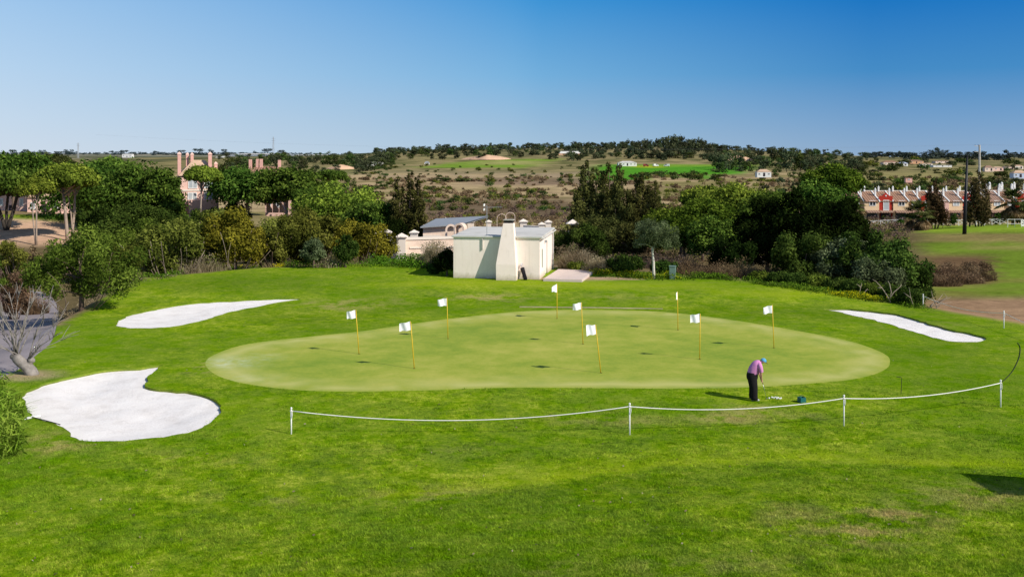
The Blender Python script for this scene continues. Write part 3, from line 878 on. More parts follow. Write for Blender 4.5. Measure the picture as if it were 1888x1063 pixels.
    ra = pg.data.attributes.new('rim', 'FLOAT', 'POINT'); ra.data.foreach_set('value', (np.exp(-((d - .7) / .35) ** 2) + .35 * np.exp(-((d - 1.7) / .3) ** 2)).astype(np.float32))
    pxg = CX + F * co[:, 0] / co[:, 1]; rg = HY + F * (EYE - co[:, 2]) / co[:, 1]
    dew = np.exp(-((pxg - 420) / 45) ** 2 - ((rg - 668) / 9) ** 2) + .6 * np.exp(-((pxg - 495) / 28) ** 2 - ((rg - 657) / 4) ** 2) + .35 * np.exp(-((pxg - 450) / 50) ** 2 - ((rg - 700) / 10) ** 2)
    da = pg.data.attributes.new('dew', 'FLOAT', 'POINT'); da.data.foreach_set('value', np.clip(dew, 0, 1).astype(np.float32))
    # --- sand
    for k, nm, dep, lipd in ((2, 'sand_bunker_front', .16, .09), (3, 'sand_bunker_back', .06, .04), (4, 'sand_bunker_side', .06, .09)):
        u, tri = sub(k); L = LOOPS[nm]; xy = V[u]
        d = dist_loop(L, xy[:, 0], xy[:, 1])
        z = Z[u] - lipd - dep * sstep(0, 2.2, d) + .12 * (fbm(xy[:, 0] * 1.6, xy[:, 1] * 1.6, 51, 3) - .5) * sstep(.1, .8, d)
        o = make('sand_bunker', np.column_stack([xy, z]), tri, M['sand'])
        # finer surface
        bm = bmesh.new(); bm.from_mesh(o.data); bmesh.ops.subdivide_edges(bm, edges=[e_ for e_ in bm.edges if not e_.is_boundary], cuts=1, use_grid_fill=True); bm.to_mesh(o.data); bm.free()
    # --- road
    u, tri = sub(5); make('road', np.column_stack([V[u], Z[u] - .02]), tri, M['road'])


build_ground()


# ---------------------------------------------------------------- grass blades (nobody could count them)
def build_grass():
    def field(n, r0, r1, pw):
        px = rng.uniform(-120, 2010, n); row = r0 + (r1 + 90 - r0) * rng.random(n) ** (pw + .1)
        Y = EYE * F / (row - HY); X = (px - CX) / F * Y
        keep = np.ones(n, bool)
        for L in (GREEN, B_FRONT, ROAD):
            bb = (X > L[:, 0].min()) & (X < L[:, 0].max()) & (Y > L[:, 1].min()) & (Y < L[:, 1].max())
            i = np.nonzero(bb)[0]; keep[i[inside(L, X[i], Y[i])]] = False
        return X, Y, keep & (Y < edge_y(px) - .5)
    X, Y, keep = field(330000, 690, 1120, .82)
    X, Y = X[keep], Y[keep]
    # tufts: tight bunches of longer blades
    TX, TY, keep = field(52000, 715, 1120, .8)
    td = fbm(TX * .9, TY * .9, 77, 4); keep &= rng.random(len(TX)) < np.clip((td - .36) * 5, .08, 1)
    TX, TY = TX[keep], TY[keep]; m = 14
    th = np.repeat(.035 + .060 * rng.random(len(TX)) ** 2, m); tr = np.repeat(.05 + .09 * rng.random(len(TX)), m); tt = np.repeat(rng.random(len(TX)), m)
    BX = np.repeat(TX, m) + rng.normal(size=len(th)) * tr * .8; BY = np.repeat(TY, m) + rng.normal(size=len(th)) * tr * .6
    h = np.concatenate([.022 + .03 * rng.random(len(X)), th * (.6 + .5 * rng.random(len(th)))])
    base = np.concatenate([rng.random(len(X)) * .55, np.clip(tt * .7 + .3 * rng.random(len(th)), 0, 1)])
    X = np.concatenate([X, BX]); Y = np.concatenate([Y, BY]); n = len(X); Z = zt(X, Y)
    a = rng.random(n) * 2 * PI; la = rng.random(n) * 2 * PI
    w = .005 + .007 * rng.random(n); ln = h * (.3 + .9 * rng.random(n))
    B = np.stack([X, Y, Z - .004], 1)
    sd = np.stack([np.cos(a) * w, np.sin(a) * w, 0 * a], 1)
    tip = B + np.stack([np.cos(la) * ln, np.sin(la) * ln, h], 1)
    V = np.stack([B - sd, B + sd, tip], 1).reshape(-1, 3)
    wn, rough_shade = lawn_marks(X, Y)
    o = np_mesh('grass', V, 3, {'tint': base, 'worn': wn, 'rough': rough_shade}, M['blade'])  # blades take the same painted lawn shade as the ground
    tag(o, 'short green lawn grass covering the foreground slope', 'grass', kind='stuff')


build_grass()


# ================================================================ trees and shrubs, hand placed
UP, RT, BU = umbrella_pine, round_tree, round_tree
# ---- left wood
UP(25, 196, 140, 276, 326, M['pine'], 'broad pine crown on the skyline at the far left edge, behind the forked dark pine')
UP(98, 200, 76, 280, 322, M['farpine'], 'small greyish pine on the skyline behind the tall pale-trunked pines')
UP(12, 160, 144, 303, 362, M['pine'], 'dark pine with forked black limbs at the far left edge', trunks=[(0, -26, .5, .30), (0, 22, .5, .3), (0, 4, .6, .25)], tmat=M['darkbark'])
UP(66, 146, 60, 324, 366, M['pine_olive'], 'small twin-stemmed pine with a yellowish crown at the foot of the bare bank', trunks=[(1, 3, .5, .13), (0, -6, .4, .10)],
   tmat=M['barkpale'], name='slender_pine', sparse=True, flat=.8, nlimb=12)
UP(122, 151, 104, 298, 358, M['pine_olive'], 'tall pine with a pale bare trunk and an open olive crown beside the bare bank', trunks=[(3, -8, .55, .26)], tmat=M['barkpale'], name='slender_pine',
   sparse=True, flat=.7, nlimb=16)
UP(140, 154, 56, 312, 352, M['pine_olive'], 'pine with a pale trunk forked like a Y, right of the tall olive pine', trunks=[(-8, -2, .5, .2), (-5, -14, .35, .12)], tmat=M['barkpale'],
   name='slender_pine', sparse=True, nlimb=12)
UP(164, 180, 176, 280, 402, M['pine'], 'large pine with the highest dome of the left wood, left of the pink house', flat=.35)
UP(238, 168, 186, 286, 442, M['pine'], 'massive bushy pine reaching low in the middle of the left wood', flat=.25)
UP(292, 160, 96, 292, 436, M['pine'], 'dense pine standing close against the left side of the pink house', flat=.25)
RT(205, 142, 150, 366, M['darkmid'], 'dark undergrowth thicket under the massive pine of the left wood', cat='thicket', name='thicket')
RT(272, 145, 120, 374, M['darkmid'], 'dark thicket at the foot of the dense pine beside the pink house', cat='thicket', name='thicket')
RT(318, 170, 34, 332, M['dark'], 'dark glossy narrow tree against the left wall of the pink house', rcf=.4)
UP(372, 152, 66, 303, 342, M['pine_olive'], 'small open umbrella pine with a thin pale trunk in front of the pink house', trunks=[(-6, 0, .5, .14)], tmat=M['barkpale'], name='slender_pine',
   sparse=True, flat=.8, nlimb=22)
UP(456, 172, 136, 298, 376, M['pine'], 'wide umbrella pine right of the pink house with a flat dark crown', tmat=M['barkpale'], flat=.5)
UP(528, 170, 126, 300, 372, M['pine'], 'wide umbrella pine in front of the far chimneys, right neighbour of the flat dark one', tmat=M['barkpale'], flat=.45)
UP(626, 138, 160, 320, 440, M['pine_olive'], 'rounded olive-green pine standing behind the hedge in the left half', flat=.25, cover=.9)
UP(688, 126, 104, 350, 470, M['pine'], 'green sloping pine between the olive-green pine and the dark casuarina', flat=.3)
UP(612, 210, 52, 310, 332, M['pine'], 'low pine on the plain just above the rounded olive-green pine', flat=.4)
spire_tree(752, 124, 66, 318, M['casuarina'], 'dark brownish casuarina with a ragged top left of the pillared wall', name='casuarina_tree', cat='casuarina tree',
           spires=[(-14, .93, .5), (2, 1.0, .55), (18, .95, .45), (-26, .72, .4), (30, .62, .4)], cap=15000)
# ---- hedge along the left edge of the grass
BU(150, 62.5, 176, 408, M['bush_green'], 'large willowy green bush overhanging the bend of the path', cat='bush', name='large_bush', twigs=6, rcf=.24, kmul=1.8, cap=17000, asp=.36)
BU(222, 70, 66, 446, M['bush'], 'paler thin-stemmed bush right of the willowy one at the path', cat='bush', name='large_bush', twigs=10, kmul=1.0, tmat=M['barkpale'])
BU(322, 84, 158, 400, M['bush'], 'broad olive bush with bare stems showing low, first of the long hedge', cat='bush', name='large_bush', twigs=26, kmul=1.6, cap=15000, tmat=M['twig'])
BU(434, 86, 122, 384, M['bush_yellow'], 'tall yellow-green bush in the middle of the hedge in front of the pink house', cat='bush', name='large_bush', twigs=14, kmul=1.4, cap=15000, tmat=M['twig'])
BU(512, 88, 84, 394, M['bush'], 'dark-based olive bush between the yellow-green bush and the grey-blue round shrub', cat='bush', name='large_bush', twigs=12, kmul=1.2)
BU(592, 90, 120, 390, M['bush'], 'wide leafy bush of the hedge behind the two round shrubs', cat='bush', name='large_bush', twigs=10, kmul=1.5, cap=15000)
BU(664, 90, 100, 396, M['bush_yellow'], 'last bush of the hedge, yellowish, beside the pillared wall', cat='bush', name='large_bush', twigs=10, kmul=1.3)
BU(704, 93, 46, 436, M['bush_yellow'], 'low rusty-green bush against the left end of the pillared wall', cat='bush', name='large_bush', twigs=4)
BU(578, 83.2, 42, 436, M['greyolive'], 'small grey-blue round shrub at the foot of the hedge', cat='shrub', name='round_shrub', rcf=.26, kmul=1.4, bot=486)
BU(637, 83.6, 46, 431, M['darkmid'], 'small dark green ball-shaped shrub at the foot of the hedge', cat='shrub', name='round_shrub', rcf=.24, kmul=1.8, bot=480)
# rough shrubs at the left end
for (px, Y, w, top, mk, lb) in [
    (22, 88, 74, 436, 'bush', 'olive shrub at the left edge below the bare bank'),
    (70, 100, 60, 450, 'drybrown', 'brown shrub at the foot of the twin-stemmed pine'),
    (-30, 80, 80, 440, 'bush_green', 'green shrub cut by the left edge of the picture'),
    (14, 104, 40, 424, 'darkmid', 'dark small bush on the slope of the bare bank'),
    (96, 92, 60, 442, 'bush_green', 'green shrub between the bare bank and the willowy bush'),
    (30, 70, 60, 492, 'drybrown', 'dull brown shrub beside the shaded bend of the path'),
    (-18, 66, 50, 486, 'purple', 'greyish twiggy shrub at the left end of the path')]:
    BU(px, Y, w, top, M[mk], lb, cat='shrub', name='rough_shrub', twigs=8)
reed_clump(24, 78, 80, 66, M['dry'], 'pale dead brushwood at the left edge above the path', 900)
reed_clump(64, 74, 50, 46, M['drybrown'], 'brown dead brushwood left of the willowy bush', 600)
reed_clump(372, 82.5, 90, 52, M['dry'], 'bleached bare stems at the foot of the yellow-green bush', 500)
reed_clump(606, 84, 60, 34, M['dry'], 'dry stalks between the two round shrubs of the hedge', 400)
# ---- around the hut
reed_clump(806, 84, 62, 70, M['dry'], 'tall beige dry shrub left of the white hut', 1500)
BU(824, 77.6, 44, 456, M['dark'], 'dark low bush pressed against the left corner of the white hut', cat='bush', name='low_bush', rcf=.3)
BU(798, 79, 22, 486, M['darkmid'], 'small dark bush at the end of the dark one beside the hut', cat='bush', name='low_bush')
reed_clump(1062, 82, 66, 62, M['dry'], 'tall beige dry shrub right of the white hut', 1500)
reed_clump(1104, 80, 60, 40, M['dry'], 'lower beige dry shrub behind the paved terrace', 1000)
BU(1080, 98, 116, 414, M['darkmid'], 'dark green creeper-like hedge behind the beige dry shrub', cat='bush', name='low_bush', rcf=.22, kmul=1.6)
BU(1062, 81, 34, 482, M['bush_green'], 'small green bush behind the hut terrace', cat='bush', name='low_bush')
BU(1090, 80.5, 34, 490, M['bush_green'], 'small green bush at the far corner of the paved terrace', cat='bush', name='low_bush')
BU(1150, 79.5, 66, 472, M['darkmid'], 'dense green bush left of the small tree with the white trunk', cat='bush', name='low_bush', kmul=1.3)
BU(1222, 80.5, 50, 476, M['darkmid'], 'dense green bush right of the small tree with the white trunk', cat='bush', name='low_bush')
# small olive with a white trunk
def olive():
    Y = 76.0; g = gnd(1205, Y)
    root = empty('olive_tree', g, 0, 'small grey-green olive tree with a whitewashed trunk beside the green cabinet', 'olive tree')
    k = Y / F; mb = MB()
    mb.tube([(0, 0, -.1), (.01, 0, .6), (.0, 0, 1.2), (-.06, .05, 1.9), (-.10, 0, 2.35)], [.14, .10, .085, .07, .055], 8)
    mb.tube([(-.06, .05, 1.8), (.0, .05, 2.2), (.25, .1, 2.9)], [.055, .05, .03], 6)
    mb.tube([(-.10, 0, 2.3), (-.55, 0, 2.55), (-1.1, 0, 2.5)], [.045, .04, .02], 6)
    mb.build('trunk', M['whitebark'], root, smooth=True)
    C = []; R = []
    for _ in range(46):
        a = random.uniform(0, 2 * PI); r = math.sqrt(random.random()) * 1.5; z = random.uniform(0, 1)
        C.append((.25 + r * math.cos(a), r * math.sin(a), 2.45 + z * 2.0 * math.sqrt(max(.05, 1 - (r / 1.75) ** 2)))); R.append(random.uniform(.28, .5))
    V, t = leaf_cloud(np.array(C), np.array(R), 9000, .075, .34, .5)
    np_mesh('crown', V, 4, {'tint': t}, M['greyolive'], root)
olive()
# ---- casuarinas in the middle
for i, (px, Y, w, top, sp, lb) in enumerate([
    (1084, 132, 72, 300, [(-8, .97, .42), (4, 1.0, .4), (14, .9, .4), (-18, .7, .42)], 'tallest casuarina, left front of the brownish row right of the hut'),
    (1124, 136, 70, 304, [(-12, .93, .42), (0, 1.0, .42), (14, .99, .4)], 'casuarina with twin pointed tops in the middle of the brownish row'),
    (1146, 130, 62, 312, [(0, 1.0, .55), (-12, .84, .45), (14, .72, .5)], 'single-pointed casuarina right of the twin-pointed one'),
    (1180, 130, 72, 324, [(-6, .98, .42), (6, 1.0, .42), (18, .86, .4), (-18, .8, .4)], 'blunt casuarina at the right end of the brownish row'),
    (1206, 126, 54, 336, [(0, 1.0, .55), (-10, .8, .4), (10, .7, .4)], 'thin casuarina in front of the green umbrella pines')]):
    spire_tree(px, Y, w, top, M['casuarina'], lb, name='casuarina_tree', cat='casuarina tree', spires=sp, cap=15000, taper=.62)
BU(1066, 122, 60, 392, M['casuarina'], 'bushy brown-green skirt at the left foot of the casuarina row', cat='bush', name='large_bush')
BU(1116, 118, 90, 398, M['casuarina'], 'bushy brown-green growth at the middle foot of the casuarina row', cat='bush', name='large_bush', kmul=1.3)
BU(1168, 116, 80, 404, M['casuarina'], 'bushy brown-green growth at the right foot of the casuarina row', cat='bush', name='large_bush')
# ---- pines behind, right of centre
UP(1254, 116, 134, 376, 424, M['pine_fresh'], 'bright green low pine right behind the casuarina row', flat=.4)
UP(1296, 112, 138, 358, 430, M['pine_fresh'], 'bright green domed pine left of the great black tree', flat=.35)
UP(1262, 104, 120, 392, 452, M['pine_fresh'], 'bright green pine lowest of the pine group behind the olive tree', flat=.35)
UP(1322, 100, 110, 392, 470, M['pine'], 'shaded green pine between the pine group and the great black tree', flat=.3)
UP(1360, 140, 150, 332, 400, M['pine_olive'], 'olive-topped pine behind the pine group, left of the great black tree', flat=.35)
UP(1300, 150, 90, 340, 380, M['pine_olive'], 'flat olive pine at the back of the pine group', flat=.4)
RT(1208, 200, 42, 336, M['farpine'], 'squat green tree with short stems at the field edge behind the casuarina row', cat='tree')
UP(1536, 148, 104, 297, 356, M['pine_fresh'], 'umbrella pine with a bright top rising above the great black tree', flat=.5, depth=1)
# ---- the dark mass on the right
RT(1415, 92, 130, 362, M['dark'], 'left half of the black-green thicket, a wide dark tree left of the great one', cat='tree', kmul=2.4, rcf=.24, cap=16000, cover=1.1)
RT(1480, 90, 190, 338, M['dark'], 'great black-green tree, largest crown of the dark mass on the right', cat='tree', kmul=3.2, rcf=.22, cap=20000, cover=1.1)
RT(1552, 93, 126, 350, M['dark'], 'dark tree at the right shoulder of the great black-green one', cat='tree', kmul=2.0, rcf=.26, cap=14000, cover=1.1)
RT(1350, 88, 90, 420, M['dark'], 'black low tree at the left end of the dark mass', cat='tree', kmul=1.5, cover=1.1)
BU(1486, 78, 120, 424, M['darkmid'], 'dense bright-edged bush in front of the great black-green tree', cat='bush', name='large_bush', kmul=1.8, rcf=.24)
BU(1548, 77, 100, 432, M['greyolive'], 'greyish leafy bush right of the bright-edged one', cat='bush', name='large_bush', kmul=1.4)
BU(1596, 76, 110, 416, M['darkmid'], 'tall dark leafy bush in front of the terraced houses', cat='bush', name='large_bush', kmul=1.6)
BU(1652, 73.5, 116, 440, M['darkmid'], 'dark bush sloping down at the right end of the dark mass', cat='bush', name='large_bush', kmul=1.6)
BU(1620, 72, 90, 470, M['greyolive'], 'grey-green bush low at the right end behind the dead branches', cat='bush', name='large_bush', kmul=1.2)
BU(1690, 72, 50, 486, M['darkmid'], 'small dark bush at the very right end of the dark mass', cat='bush', name='large_bush')
for (px, Y, w, h, lb) in [(1268, 83, 76, 40, 'brown dry shrub right of the green cabinet'), (1320, 82, 70, 44, 'brown dry shrub in front of the black low tree'),
                          (1366, 80, 80, 48, 'reddish-brown dry shrub, middle of the row at the foot of the dark mass'), (1416, 79, 70, 38, 'low brown dry shrub at the right end of its row')]:
    reed_clump(px, Y, w, h, M['drybrown'], lb, 1100)
reed_clump(1240, 96, 120, 40, M['purple'], 'twiggy greyish brushwood behind the green cabinet', 900)
# dry bank on the far right slope
for (px, Y, w, h, lb) in [(1712, 96, 50, 26, 'dry brown grass tuft at the left end of the slope on the right'), (1742, 94, 70, 26, 'low dry brown grass tuft at the lower left of the slope on the right'),
                          (1778, 96, 76, 28, 'widest low dry brown grass tuft on the slope on the right'), (1812, 98, 56, 24, 'dry brown grass tuft at the right end of the slope'),
                          (1728, 104, 80, 26, 'dry grass tuft at the back left of the slope on the right'), (1770, 106, 90, 24, 'dry grass tuft at the back of the slope on the right'),
                          (1806, 108, 60, 20, 'small dry grass tuft at the back right of the slope'), (1700, 104, 44, 28, 'dry grass tuft touching the right end of the dark mass')]:
    reed_clump(px, Y, w, h, M['drybrown'], lb, 1300, 'dry grass', name='dry_grass_clump', ell=.7, dome=.95, curve=1.1)
# low green plants along the right edge of the lawn
for i, (px, w, h) in enumerate([(1400, 40, 14), (1436, 44, 18), (1470, 50, 24), (1506, 44, 26), (1540, 44, 24), (1574, 46, 26), (1608, 50, 24), (1648, 52, 30), (1684, 50, 30)]):
    Y = float(edge_y(px)) + 1.0; g = gnd(px, Y); r0 = HY + F * (EYE - g.z) / Y
    BU(px, Y, w, r0 - h * .8, M['darkmid'] if i % 3 else M['bush_green'], 'low leafy green plant in the border between the lawn and the dark mass', cat='plant', name='border_plant', rcf=.4,
       group='low green plants bordering the lawn', lo=0)

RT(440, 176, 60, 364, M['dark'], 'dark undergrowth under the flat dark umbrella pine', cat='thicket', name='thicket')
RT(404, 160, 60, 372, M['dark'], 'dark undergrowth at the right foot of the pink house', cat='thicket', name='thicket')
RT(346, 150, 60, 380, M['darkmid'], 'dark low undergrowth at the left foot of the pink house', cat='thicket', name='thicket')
RT(388, 120, 120, 384, M['bush'], 'olive bush at the back of the hedge below the pink house', cat='bush', name='large_bush')
RT(280, 112, 120, 404, M['bush_green'], 'green bush at the back of the hedge below the dense pine', cat='bush', name='large_bush')
RT(556, 112, 110, 384, M['bush'], 'olive bush at the back of the hedge below the low pink house', cat='bush', name='large_bush')
RT(480, 100, 100, 392, M['bush'], 'olive bush behind the tall yellow-green one', cat='bush', name='large_bush')
RT(180, 104, 120, 416, M['bush_green'], 'green bush at the back, between the bare bank and the long hedge', cat='bush', name='large_bush')
RT(724, 118, 60, 396, M['dark'], 'dark undergrowth at the foot of the ragged casuarina', cat='thicket', name='thicket')
UP(590, 160, 90, 330, 400, M['pine'], 'dark pine between the far-chimney pine and the olive-green one', flat=.3)
UP(205, 205, 110, 282, 350, M['pine'], 'pine crown filling the skyline between the two largest pines of the left wood', flat=.4)
UP(1510, 128, 120, 326, 420, M['pine'], 'shaded pine under the bright umbrella pine above the dark mass', flat=.3)
UP(1420, 122, 130, 342, 430, M['pine'], 'shaded pine at the back left of the great black-green tree', flat=.3)


# ---------------------------------------------------------------- palms
def palm(px, Y, top, wpx, label, trunk_rows=18, skirt=True):
    g = gnd(px, Y); k = Y / F
    root = empty('palm_tree', g, 0, label, 'palm tree')
    Ht = EYE - (top - HY) * k - g.z; L = wpx * k / 2 * 1.15; hc = max(.8, Ht - L * .62)
    MB().tube([(0, 0, -.2), (.05, 0, hc * .5), (0, 0, hc)], [.35, .28, .3], 10).build('trunk', M['bark'], root, smooth=True)
    def fronds(n, el0, el1, mat, nm, seed):
        Vs = []; ts = []
        for i in range(n):
            a = random.uniform(0, 2 * PI); e = random.uniform(el0, el1); Lf = L * random.uniform(.8, 1.1)
            rad = np.array([math.cos(a), math.sin(a), 0]); side = np.array([-math.sin(a), math.cos(a), 0])
            # fan leaf: stalk then a half disc of narrow blades
            hub = np.array([0, 0, hc]) + (rad * math.cos(e) + np.array([0, 0, math.sin(e)])) * Lf * .45
            ax = rad * math.cos(e - .25) + np.array([0, 0, math.sin(e - .25)])
            for q in np.linspace(-1.35, 1.35, 17):
                d = ax * math.cos(q) + side * math.sin(q); d = d + np.array([0, 0, -.18]); d /= np.linalg.norm(d)
                wv = np.cross(d, np.array([0, 0, 1.0])); wv /= max(1e-6, np.linalg.norm(wv)); wv = wv * Lf * .035
                tip = hub + d * Lf * .55 + np.array([0, 0, -.08 * Lf])
                Vs += [hub, hub + d * Lf * .3 - wv, tip, hub + d * Lf * .3 + wv]; ts.append(random.random())
            up = np.array([0, 0, .03]); st = np.array([0, 0, hc])
            Vs += [st - side * .04, hub - side * .03, hub + side * .03, st + side * .04]; ts.append(.4)
        np_mesh(nm, np.array(Vs), 4, {'tint': np.array(ts)}, mat, root)
    fronds(34, -.15, 1.35, M['palm'], 'crown', 1)
    if skirt: fronds(18, -1.25, -.25, M['palmdry'], 'dry_fronds', 2)
    return root


palm(1692, 182, 374, 62, 'squat palm with a skirt of dry fronds in front of the red house')
palm(1576, 190, 364, 46, 'palm at the left end of the terraced houses')
palm(1868, 190, 352, 64, 'tall palm near the right edge in front of the terraced houses')
spire_tree(1722, 186, 42, 334, M['reddish'], 'reddish-brown thin tree in front of the terraced houses, left of the black pole', name='thin_tree', spires=[(-7, .9, .55), (4, 1.0, .6), (13, .75, .55)], cap=3600, bot_frac=.2)
spire_tree(1803, 186, 46, 316, M['reddish'], 'reddish-brown thin tree in front of the terraced houses, right of the black pole', name='thin_tree', spires=[(-9, .9, .55), (2, 1.0, .6), (13, .85, .55)], cap=3600, bot_frac=.12)
BU(1788, 196, 20, 372, M['darkmid'], 'dark upright shrub close to the foot of the black pole', cat='shrub', name='garden_shrub')
for i, (px, top, w) in enumerate([(1838, 392, 16), (1848, 388, 14), (1812, 396, 14), (1758, 398, 12), (1735, 396, 14), (1760, 392, 12), (1700, 400, 14), (1660, 404, 16), (1880, 396, 18)]):
    BU(px, 204 + i % 3, w, top, M['darkmid'], 'small dark shrub in the front gardens of the terraced houses', cat='shrub', name='garden_shrub', group='garden shrubs of the terraced houses', lo=200)


# ---------------------------------------------------------------- bare tree, tall grass, dead branches, weeds
def bare_tree():
    Y = 42.8; g = gnd(52, Y); k = Y / F
    root = empty('bare_tree', g, 0, 'leafless pollarded tree with a thick leaning grey trunk beside the path', 'tree')
    def q(px, row, dy=0): return Vector(((px - 52) * k, dy, (HY - row) * k + EYE - g.z))
    mb = MB()
    mb.tube([q(61, 697), q(57, 684), q(50, 676), q(40, 668), q(32, 661), q(27, 655)], [.30, .25, .23, .22, .21, .17], 10)
    mb.tube([q(47, 674), q(56, 668), q(59, 662)], [.17, .13, .10], 8)
    for p_ in (q(31, 657), q(44, 668), q(58, 664), q(25, 657)):
        mb.lathe(p_, [(.06, -.12), (.15, -.05), (.15, .05), (.05, .13)], 8)
    mb.build('trunk', M['barkgrey'], root, smooth=True)
    br = MB()
    tips = [(2, 556, -.6), (8, 540, .4), (18, 575, -.8), (31, 538, .2), (38, 560, .8), (45, 585, -.7), (57, 549, .3), (66, 560, -.5), (78, 563, .7), (88, 580, -.3), (98, 596, .6),
            (112, 585, .1), (118, 612, -.6), (110, 628, .5), (-8, 600, .3), (-20, 640, -.6), (-14, 620, .8), (4, 622, -.9)]
    for i, (px, row, dy) in enumerate(tips):
        st = q(30 + random.uniform(-5, 6), 657 + random.uniform(-4, 4)) if px < 85 else q(46 + random.uniform(-3, 8), 668)
        en = q(px, row, dy); mid = st.lerp(en, .45) + Vector((random.uniform(-.12, .12), random.uniform(-.1, .1), random.uniform(.05, .25)))
        r = random.uniform(.022, .04)
        br.tube([st, st.lerp(mid, .5), mid, mid.lerp(en, .5), en], [r, r * .8, r * .6, r * .4, .012], 6)
        for j in range(7):
            t = random.uniform(.3, .97); b0 = mid.lerp(en, t) if t > .5 else st.lerp(mid, t * 2)
            d = (en - st).normalized() + Vector((random.uniform(-.8, .8), random.uniform(-.8, .8), random.uniform(-.2, .7)))
            e2 = b0 + d.normalized() * random.uniform(.4, 1.0)
            br.tube([b0, b0.lerp(e2, .5) + Vector((0, 0, .04)), e2], [r * .5, r * .35, .006], 4)
    br.build('branches', M['barkgrey'], root, smooth=True)
bare_tree()


def tall_grass(px, Y, w, h, label, n=1500):
    g = gnd(px, Y); root = empty('tall_grass_clump', g, 0, label, 'grass clump')
    V, t = stalk_mesh(n, w * Y / F / 2, h * Y / F, .024, .95, True, seg=5, hjit=.6, dome=.5)
    R = w * Y / F / 2; H = h * Y / F; K = 30; a = rng.random(K) * 2 * PI; r = np.sqrt(rng.random(K)) * R
    C = np.stack([np.cos(a) * r, np.sin(a) * r, H * (.2 + .65 * rng.random(K)) * (1 - .5 * (r / R) ** 2)], 1)
    V2, t2 = leaf_cloud(C, np.full(K, .38), n * 3, .16, .13, .2, 1.0, 0, None, .5)
    np_mesh('blades', np.concatenate([V, V2]), 4, {'tint': np.concatenate([t, t2])}, M['tallgrass'], root)
tall_grass(-20, 31.2, 84, 96, 'big clump of tall arching grass at the left edge, nearest the camera', 2200)
tall_grass(-4, 34.0, 62, 80, 'tall arching grass clump at the left edge below the front bunker', 1600)
tall_grass(-22, 36.5, 76, 80, 'tall arching grass clump at the left edge beside the path', 1400)


def dead_branch(px, row_base, Y, pts, label, rad=.05, cat='dead branch', name='dead_branch'):
    g = gnd(px, Y); k = Y / F
    mb = MB()
    for chain in pts:
        P = [((a - px) * k, dy, max(.02, (row_base - b) * k)) for a, b, dy in chain]
        n = len(P); mb.tube(P, [rad * (1 - .75 * i / (n - 1)) for i in range(n)], 5)
    o = mb.build(name, M['twig'] if cat != 'x' else M['barkgrey'], None, smooth=True); o.location = g
    return tag(o, label, cat)
dead_branch(1640, 546, 64.8, [[(1642, 546, 0), (1636, 532, .1), (1626, 518, 0), (1617, 507, .2), (1610, 503, .1)], [(1640, 540, 0), (1641, 525, -.2), (1640, 510, 0), (1638, 505, .1)],
                              [(1640, 538, 0), (1650, 527, .2), (1660, 516, 0), (1663, 512, .1)], [(1626, 518, 0), (1618, 518, .1)]], 'bleached forked dead branch standing at the edge of the dark bush', .04)
dead_branch(1590, 548, 67, [[(1584, 544, 0), (1587, 530, 0), (1591, 523, .2)], [(1590, 545, 0), (1600, 534, .1), (1606, 538, .1)], [(1587, 530, 0), (1580, 524, .1)]],
            'small pale dead branch left of the forked one', .03)
dead_branch(1680, 545, 63.5, [[(1684, 545, 0), (1680, 528, .1), (1676, 510, 0)], [(1680, 530, 0), (1668, 520, .2)]], 'thin dead stem right of the forked dead branch', .025)
dead_branch(1732, 570, 63.0, [[(1712, 568, 0), (1728, 562, 0), (1746, 553, .2), (1754, 548, 0)], [(1718, 566, .3), (1730, 554, 0), (1742, 544, .3)], [(1722, 567, -.3), (1736, 560, 0), (1752, 557, -.2)],
                              [(1728, 566, .1), (1722, 548, .2), (1718, 536, .1)], [(1730, 560, .2), (1745, 548, -.1), (1741, 540, .1)], [(1714, 564, -.2), (1726, 558, .2), (1740, 556, .2)]],
            'heap of cut dead branches on the bare soil at the right', .035, 'branch pile', 'branch_pile')


def strip_stuff(name, label, cat, mat, pts, n, hgt, wid, ls, flowers=False):
    """leafy or flowery strip along a line of (px, row) ground points; one mass"""
    Vs = []; ts = []
    P = [hit(*p) for p in pts]
    seg = [(P[i + 1] - P[i]).length for i in range(len(P) - 1)]; tot = sum(seg)
    for i in range(len(seg)):
        m = int(n * seg[i] / tot)
        t = rng.random(m); X = P[i].x + (P[i + 1].x - P[i].x) * t + rng.normal(size=m) * wid * .35; Y = P[i].y + (P[i + 1].y - P[i].y) * t + rng.normal(size=m) * wid
        dens = fbm(X * 1.1, Y * 1.1, 91, 3); ok = rng.random(m) < np.clip((dens - .32) * 4.5, 0, 1); X, Y = X[ok], Y[ok]; dens = dens[ok]; m = len(X)
        Z = zt(X, Y) + hgt * rng.random(m) * np.clip(dens * 2 - .4, .15, 1)
        pos = np.stack([X, Y, Z], 1); nrm = unit(rng.normal(size=(m, 3)) + np.array([0, 0, .7])); tv = unit(np.cross(nrm, rng.normal(size=(m, 3)))); b = np.cross(nrm, tv)
        s = ls * (.6 + .8 * rng.random(m))[:, None]
        Vs.append(np.stack([pos - tv * s, pos - b * s * .55, pos + tv * s, pos + b * s * .55], 1).reshape(-1, 3)); ts.append(np.clip(rng.random(m) * .6 + .4 * (Z - zt(X, Y)) / hgt, 0, 1))
    o = np_mesh(name, np.concatenate(Vs), 4, {'tint': np.concatenate(ts)}, mat)
    return tag(o, label, cat, kind='stuff')


